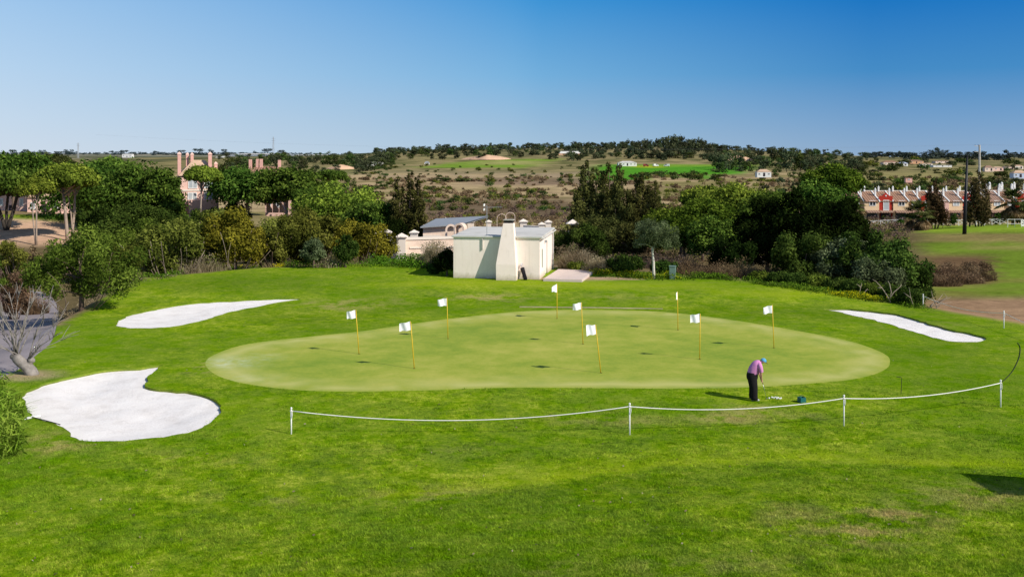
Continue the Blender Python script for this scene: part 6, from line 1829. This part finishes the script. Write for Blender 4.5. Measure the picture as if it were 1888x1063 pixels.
def golfer():
    g = hit(1390, 737)
    root = empty('person', g, 0, 'golfer in a pink shirt, black trousers and blue cap bent over a putt', 'person')
    # local axes: +x = where he faces (right), +y = away from the camera
    J = {'pelvis': ((-.06, 0, .93), .15), 'waist': ((.0, 0, 1.06), .155), 'chest': ((.08, 0, 1.26), .155), 'upper': ((.16, 0, 1.38), .12), 'neck': ((.25, 0, 1.42), .06), 'skull0': ((.31, 0, 1.43), .075),
         'skull1': ((.37, 0, 1.46), .095), 'skull2': ((.415, .0, 1.50), .06), 'chin': ((.395, 0, 1.38), .045)}
    E = [('pelvis', 'waist'), ('waist', 'chest'), ('chest', 'upper'), ('upper', 'neck'), ('neck', 'skull0'), ('skull0', 'skull1'), ('skull1', 'skull2'), ('skull1', 'chin')]
    for s, y in (('r', -1), ('l', 1)):
        J[s + 'sh'] = ((.17, .19 * y, 1.33), .065); J[s + 'el'] = ((.22, .21 * y, 1.04), .045); J[s + 'wr'] = ((.27, .05 * y, .80 if y > 0 else .75), .028); J[s + 'pa'] = ((.285, .022 * y, .74 if y > 0 else .69), (.038, .022))
        J[s + 'hip'] = ((-.05, .10 * y, .86), .10); J[s + 'kn'] = ((-.01, .15 * y, .48), .065); J[s + 'an'] = ((-.03, .17 * y, .10), .045)
        E += [('upper', s + 'sh'), (s + 'sh', s + 'el'), (s + 'el', s + 'wr'), (s + 'wr', s + 'pa'), ('pelvis', s + 'hip'), (s + 'hip', s + 'kn'), (s + 'kn', s + 'an')]
    body = skin_body('body', J, E, M['skin'], root, 'pelvis')
    # hands: five separate fingers closed on the grip; face features; joined into the one body mesh
    bm = bmesh.new(); bm.from_mesh(body.data)
    ex = MB()
    for y, zc in ((1, .735), (-1, .685)):
        for f in range(4):
            z = zc + .028 - f * .019; a = [(.285, .028 * y, z), (.318, .024 * y, z - .004), (.325, -.002 * y, z - .008), (.305, -.022 * y, z - .010)]
            ex.tube(a, [.0095, .009, .0085, .007], 6)
        ex.tube([(.275, .026 * y, zc + .03), (.298, .012 * y, zc + .0), (.304, .0, zc - .035)], [.011, .010, .008], 6)
    ex.tube([(.445, 0, 1.425), (.462, 0, 1.405), (.448, 0, 1.395)], [.012, .016, .012], 6)          # nose
    for y in (-1, 1): ex.lathe((.34, .088 * y, 1.425), [(.008, -.035), (.022, -.01), (.022, .012), (.008, .032)], 8)      # ears
    me = bpy.data.meshes.new('tmp'); me.from_pydata(ex.v, [], ex.f); bm.from_mesh(me); bm.to_mesh(body.data); bm.free()
    for y in (-1, 1): MB().lathe((.438, .034 * y, 1.432), [(.004, -.009), (.011, 0), (.004, .009)], 8).build('eye', M['blackcap'], root)
    MB().tube([(.436, -.022, 1.372), (.444, 0, 1.370), (.436, .022, 1.372)], .005, 5).build('mouth', M['redwall'], root)
    # shirt and trousers: lofted cloth shells that follow the bent body
    def loft(mb, secs, n=20, cap0=False, cap1=False):
        V = []; Fc = []
        for i, (c, rx, ry, tilt) in enumerate(secs):
            u = Vector((math.cos(tilt), 0, -math.sin(tilt)))
            for k in range(n):
                a = 2 * PI * k / n; wr = 1 + .018 * math.sin(5 * a + i * 1.7)
                V.append(Vector(c) + u * rx * wr * math.cos(a) + Vector((0, 1, 0)) * ry * wr * math.sin(a))
        for i in range(len(secs) - 1):
            for k in range(n): Fc.append((i * n + k, i * n + (k + 1) % n, (i + 1) * n + (k + 1) % n, (i + 1) * n + k))
        if cap0: Fc.append(tuple(range(n - 1, -1, -1)))
        if cap1: Fc.append(tuple((len(secs) - 1) * n + k for k in range(n)))
        mb.add(V, Fc)
    sh = MB()
    loft(sh, [((-.035, 0, .985), .205, .20, .05), ((-.01, 0, 1.06), .225, .215, .2), ((.035, 0, 1.16), .225, .22, .42), ((.085, 0, 1.26), .20, .225, .6), ((.135, 0, 1.345), .165, .215, .75), ((.185, 0, 1.40), .12, .165, .85),
              ((.22, 0, 1.425), .085, .095, .9), ((.245, 0, 1.435), .07, .075, .9)])
    for y in (-1, 1):
        sh.tube([(.15, .10 * y, 1.37), (.172, .19 * y, 1.335), (.195, .225 * y, 1.25), (.212, .228 * y, 1.16), (.222, .222 * y, 1.09)], [.085, .088, .082, .078, .076], 12, cap=False)
    sh.build('shirt', M['shirt'], root, smooth=True)
    tr = MB()
    loft(tr, [((-.045, 0, 1.02), .20, .195, .05), ((-.065, 0, .93), .215, .21, 0), ((-.07, 0, .83), .205, .215, 0), ((-.06, 0, .76), .18, .205, 0)], cap1=True)
    for y in (-1, 1):
        loft(tr, [((-.06, .10 * y, .84), .155, .115, 0), ((-.05, .115 * y, .68), .15, .115, 0), ((-.02, .14 * y, .48), .128, .108, 0), ((-.02, .155 * y, .28), .122, .105, 0), ((-.022, .16 * y, .12), .128, .105, 0), ((-.01, .16 * y, .045), .13, .105, 0)], cap1=True)
    trs = tr.build('trousers', M['trousers'], root, smooth=True)
    bl = MB(); loft(bl, [((-.043, 0, 1.0), .212, .206, .05), ((-.042, 0, 1.035), .213, .207, .05)]); bl.build('belt', M['black'], root)
    for y in (-1, 1):
        m = MB(); m.tube([(-.12, .17 * y, .045), (-.02, .17 * y, .06), (.09, .17 * y, .045), (.16, .17 * y, .032)], [.035, .05, .046, .026], 10); m.build('shoe', M['shoe'], root, smooth=True)
    # cap: crown, white side panel, brim pointing down and forward; hair below it
    cpn = [(.365, 0, 1.475)]
    c = MB(); n = 16; V = []; Fc = []; ax = Vector((.55, 0, .83)).normalized(); u = Vector((0, 1, 0)); w_ = ax.cross(u)
    for i in range(6):
        t = i / 5 * PI / 2
        for q in range(n):
            a = 2 * PI * q / n; p = Vector((.352, 0, 1.452)) + (u * math.cos(a) + w_ * math.sin(a)) * .112 * math.cos(t) + ax * .115 * math.sin(t); V.append(p)
    for i in range(5):
        for q in range(n): Fc.append((i * n + q, i * n + (q + 1) % n, (i + 1) * n + (q + 1) % n, (i + 1) * n + q))
    cap = c.add(V, Fc).build('cap', M['cap'], root, smooth=True)
    fw = Vector((.83, 0, -.55)).normalized(); b = MB(); P = []
    base = Vector((.352, 0, 1.452))
    out = [base + fw * (.10 + .10 * math.cos(a) ** .7) + u * .10 * math.sin(a) for a in np.linspace(-PI / 2, PI / 2, 11)]
    inn = [base + fw * (.085 * math.cos(a)) + u * .10 * math.sin(a) for a in np.linspace(PI / 2, -PI / 2, 9)]
    b.prism(out + inn, ax * .012); b.build('brim', M['black'], cap)
    f = MB(); f.add([base + ax * .03 + fw * .112 + u * .05, base + ax * .03 + fw * .112 - u * .05, base + ax * .085 + fw * .085 - u * .045, base + ax * .085 + fw * .085 + u * .045], [(0, 1, 2, 3)]); f.build('front_panel', M['capwhite'], cap)
    hr = MB(); hr.lathe((.315, 0, 1.40), [(.05, -.02), (.082, 0), (.094, .05), (.08, .08)], 14); hr.build('hair', M['darkhair'], root, smooth=True)
    # putter in the hands
    hd = hit(1413, 735); off = Vector((hd.x, hd.y, hd.z)) - g
    p = empty('putter', g + Vector((off.x, off.y, off.z)), 0, 'slim steel putter held by the golfer behind the ball', 'golf club')
    top = Vector((.29, 0, .80)) - off; low = Vector((0, 0, .03))
    MB().tube([top, top.lerp(low, .3)], [.014, .011], 7).build('grip', M['black'], p, smooth=True)
    MB().tube([top.lerp(low, .3), low], .007, 6).build('shaft', M['steel'], p, smooth=True)
    MB().box((.01, 0, .022), (.03, .11, .03)).build('head', M['steel'], p, bevel=.005)
    return g


golfer()
for (px, row, lb) in [(1418, 735, 'white golf ball lying just in front of the putter head')] + [(x, y, 'white golf ball in the small cluster of balls between the golfer and the teal box') for x, y in
        [(1423, 733.5), (1426.5, 734.5), (1429.5, 733.5), (1432, 735.5), (1435, 734.5), (1437.5, 736), (1440, 735), (1433, 734)]]:
    g = hit(px, row); m = MB(); n = 12
    m.lathe((0, 0, .034), [(.034 * math.cos(t) + .0005, .034 * math.sin(t)) for t in np.linspace(-PI / 2, PI / 2, 9)], n)
    o = m.build('golf_ball', M['ball'], None, smooth=True); o.location = g; tag(o, lb, 'golf ball', None if 'putter' in lb else 'golf balls lying beside the golfer')
def ball_box():
    g = hit(1478, 741); r = empty('ball_basket', g, .3, 'small teal open basket on the grass right of the golf balls', 'basket')
    m = MB(); s = .11; h = .19
    for (c, z) in (((0, -s, h / 2), (2 * s, .015, h)), ((0, s, h / 2), (2 * s, .015, h)), ((-s, 0, h / 2), (.015, 2 * s - .02, h)), ((s, 0, h / 2), (.015, 2 * s - .02, h)), ((0, 0, .01), (2 * s - .02, 2 * s - .02, .015))): m.box(c, z)
    m.build('body', M['teal'], r)
    MB().tube([(-s, 0, h)] + [(-s * math.cos(a), 0, h + .07 * math.sin(a)) for a in np.linspace(0, PI, 9)] + [(s, 0, h)], .008, 5).build('handle', M['black'], r)
ball_box()
def hook():
    g = hit(1661, 727); k = g.y / F
    o = MB().tube([(0, 0, -.1), (.02, 0, 15 * k), (.03, 0, 29 * k), (0, 0, 32 * k), (-8 * k, 0, 33 * k)], .012, 6).build('hooked_rod', M['hose'], None); o.location = g
    tag(o, 'thin dark hooked metal rod stuck in the lawn behind the right rope', 'rod')
    P = [hit(*q) for q in [(1848, 704), (1856, 697), (1866, 686), (1874, 672), (1880, 656), (1881, 640), (1876, 632)]]
    L = smooth_loop([(p.x, p.y) for p in P], .25, False)
    o = MB().tube([(x, y, zt1(x, y) + .02) for x, y in L], .012, 6).build('garden_hose', M['hose'], None, smooth=True); tag(o, 'thin dark hose curving over the lawn beside the last front rope post', 'hose')
hook()
def rake():
    g = hit(58, 771); r = empty('bunker_rake', g, math.radians(-34), 'bunker rake with a white head lying at the left rim of the front bunker', 'rake')
    m = MB(); m.box((0, 0, .05), (.10, .62, .05)); m.build('head', M['white'], r)
    t = MB()
    for i in range(9): t.box((-.06, -.28 + .07 * i, .04), (.09, .015, .015))
    t.build('teeth', M['white'], r)
    MB().tube([(.04, 0, .06), (1.0, 0, .05), (1.7, 0, .04)], .016, 6).build('handle', M['black'], r)
rake()
# pale concrete edging behind the green
P = [hit(*q) for q in [(958, 566), (1020, 566.5), (1100, 567.5), (1160, 568.5), (1222, 569.5)]]
L = smooth_loop([(p.x, p.y) for p in P], .5, False); m = MB(); V = []
for x, y in L: V += [(x, y - .10, zt1(x, y - .10) + .035), (x, y + .10, zt1(x, y + .10) + .035), (x, y - .10, zt1(x, y - .10) - .05)]
Fc = []
for i in range(len(L) - 1): Fc += [(3 * i, 3 * i + 3, 3 * i + 4, 3 * i + 1), (3 * i + 2, 3 * i + 5, 3 * i + 3, 3 * i)]
o = m.add(V, Fc).build('edging_strip', M['dirtstrip'], None); tag(o, 'low pale edging strip in the grass just behind the putting green', 'edging')
# the low flat-roofed shelter just outside the picture, whose shadow falls on the lawn at the lower right
def shelter():
    tip = hit(1786, 873); h = 2.55
    sh = Vector((-TO_SUN.x, -TO_SUN.y)) / TO_SUN.z * h
    c = Vector((tip.x - sh.x, tip.y - sh.y)); d1 = Vector((hit(1836, 909).x, hit(1836, 909).y)) - Vector((tip.x, tip.y))
    far = Vector((hit(1886, 880).x, hit(1886, 880).y)) - Vector((tip.x, tip.y)); far.normalize()
    z0 = zt1(c.x + 2, c.y - 1); zt_ = tip.z + h
    r = empty('shelter', (c.x, c.y, z0), 0, 'flat-roofed wooden shelter just outside the right edge of the picture', 'shelter')
    A = Vector((0, 0)); B = d1; Cc = d1 + far * 4.5; Dd = far * 4.5; H = zt_ - z0
    MB().prism([(p.x, p.y, H) for p in (A, B, Cc, Dd)], (0, 0, .12)).build('roof', M['barkgrey'], r)
    for p in (A, B, Cc, Dd):
        q = p * .86 + (A + B + Cc + Dd) / 4 * .14; MB().box((q.x, q.y, H / 2 - .15), (.1, .1, H + .28)).build('post', M['bark'], r)
    g_ = d1.normalized(); nrm = Vector((-g_.y, g_.x)) * (.16 if (Vector((-g_.y, g_.x)).dot(far) < 0) else -.16)
    MB().tube([(A.x + nrm.x, A.y + nrm.y, H), (B.x + nrm.x, B.y + nrm.y, H)], .05, 6).build('gutter', M['metalgrey'], r)
shelter()


# ---------------------------------------------------------------- camera, sun, sky
cam = bpy.data.cameras.new('camera'); co = bpy.data.objects.new('camera', cam); COL.objects.link(co)
co.location = (0, 0, EYE); co.rotation_euler = (math.radians(90), 0, 0)
cam.sensor_width = 36.0; cam.lens = F / 1888.0 * 36.0
cam.shift_y = -(1063 / 2 - HY) / 1888.0
cam.clip_start = .1; cam.clip_end = 30000
scene.camera = co

sun = bpy.data.lights.new('sun', 'SUN'); so = bpy.data.objects.new('sun', sun); COL.objects.link(so)
sun.energy = 4.9; sun.angle = math.radians(.53); sun.color = (1.0, .945, .85)
so.rotation_euler = (-TO_SUN).to_track_quat('-Z', 'Y').to_euler(); so.location = (30, -20, 60)

w = bpy.data.worlds.new('World'); scene.world = w; w.use_nodes = True
nt = w.node_tree; nt.nodes.clear(); h = N(nt)
sky = h.n('ShaderNodeTexSky'); sky.sky_type = 'NISHITA'; sky.sun_disc = False
sky.sun_elevation = SUN_EL; sky.sun_rotation = SUN_ROT
sky.altitude = 50; sky.air_density = 1.0; sky.dust_density = .4; sky.ozone_density = 2.0
bgn = h.n('ShaderNodeBackground'); bgn.inputs['Strength'].default_value = .11
h.link(sky.outputs[0], bgn.inputs['Color'])
# the low sky: pale haze at the horizon, deep blue away from the sun's opposite side
def lin(*c): return tuple((v / 255 / 12.92) if v / 255 <= .04045 else ((v / 255 + .055) / 1.055) ** 2.4 for v in c)
tcw = h.n('ShaderNodeTexCoord').outputs['Generated']
sx = h.n('ShaderNodeSeparateXYZ'); h.link(tcw, sx.inputs[0])
hyp = h.math('SQRT', h.math('ADD', h.math('MULTIPLY', sx.outputs[0], sx.outputs[0]), h.math('MULTIPLY', sx.outputs[1], sx.outputs[1])))
az = h.math('DIVIDE', sx.outputs[0], h.math('MAXIMUM', hyp, .001))
el = h.maprange(sx.outputs[2], 0, .5, 0, 1)
L_ = h.ramp(el, [(0, lin(208, 220, 233)), (.07, lin(197, 217, 236)), (.16, lin(182, 211, 238)), (.30, lin(156, 197, 236)), (.7, lin(70, 140, 215)), (1, lin(40, 100, 190))])
C_ = h.ramp(el, [(0, lin(172, 198, 219)), (.07, lin(152, 188, 218)), (.16, lin(118, 177, 221)), (.30, lin(66, 151, 215)), (.7, lin(30, 95, 180)), (1, lin(25, 80, 165))])
R_ = h.ramp(el, [(0, lin(144, 172, 202)), (.07, lin(118, 160, 202)), (.16, lin(70, 140, 198)), (.30, lin(22, 116, 194)), (.7, lin(15, 80, 160)), (1, lin(15, 70, 150))])
lc = h.mix(h.maprange(az, -.46, .03, 0, 1), L_, C_)
cc = h.mix(h.maprange(az, .0, .33, 0, 1), lc, R_)
bgl = h.n('ShaderNodeBackground'); bgl.inputs['Strength'].default_value = 1.0; h.link(cc, bgl.inputs['Color'])
mxw = h.n('ShaderNodeMixShader'); h.link(h.maprange(sx.outputs[2], .20, .45, 0, 1), mxw.inputs[0])
h.link(bgl.outputs[0], mxw.inputs[1]); h.link(bgn.outputs[0], mxw.inputs[2])
ow = h.n('ShaderNodeOutputWorld'); h.link(mxw.outputs[0], ow.inputs[0])
scene.view_settings.view_transform = 'Standard'; scene.view_settings.look = 'None'
scene.view_settings.exposure = 0; scene.view_settings.gamma = 1
scene.render.engine = 'CYCLES'
scene.cycles.max_bounces = 5; scene.cycles.diffuse_bounces = 3; scene.cycles.transparent_max_bounces = 4
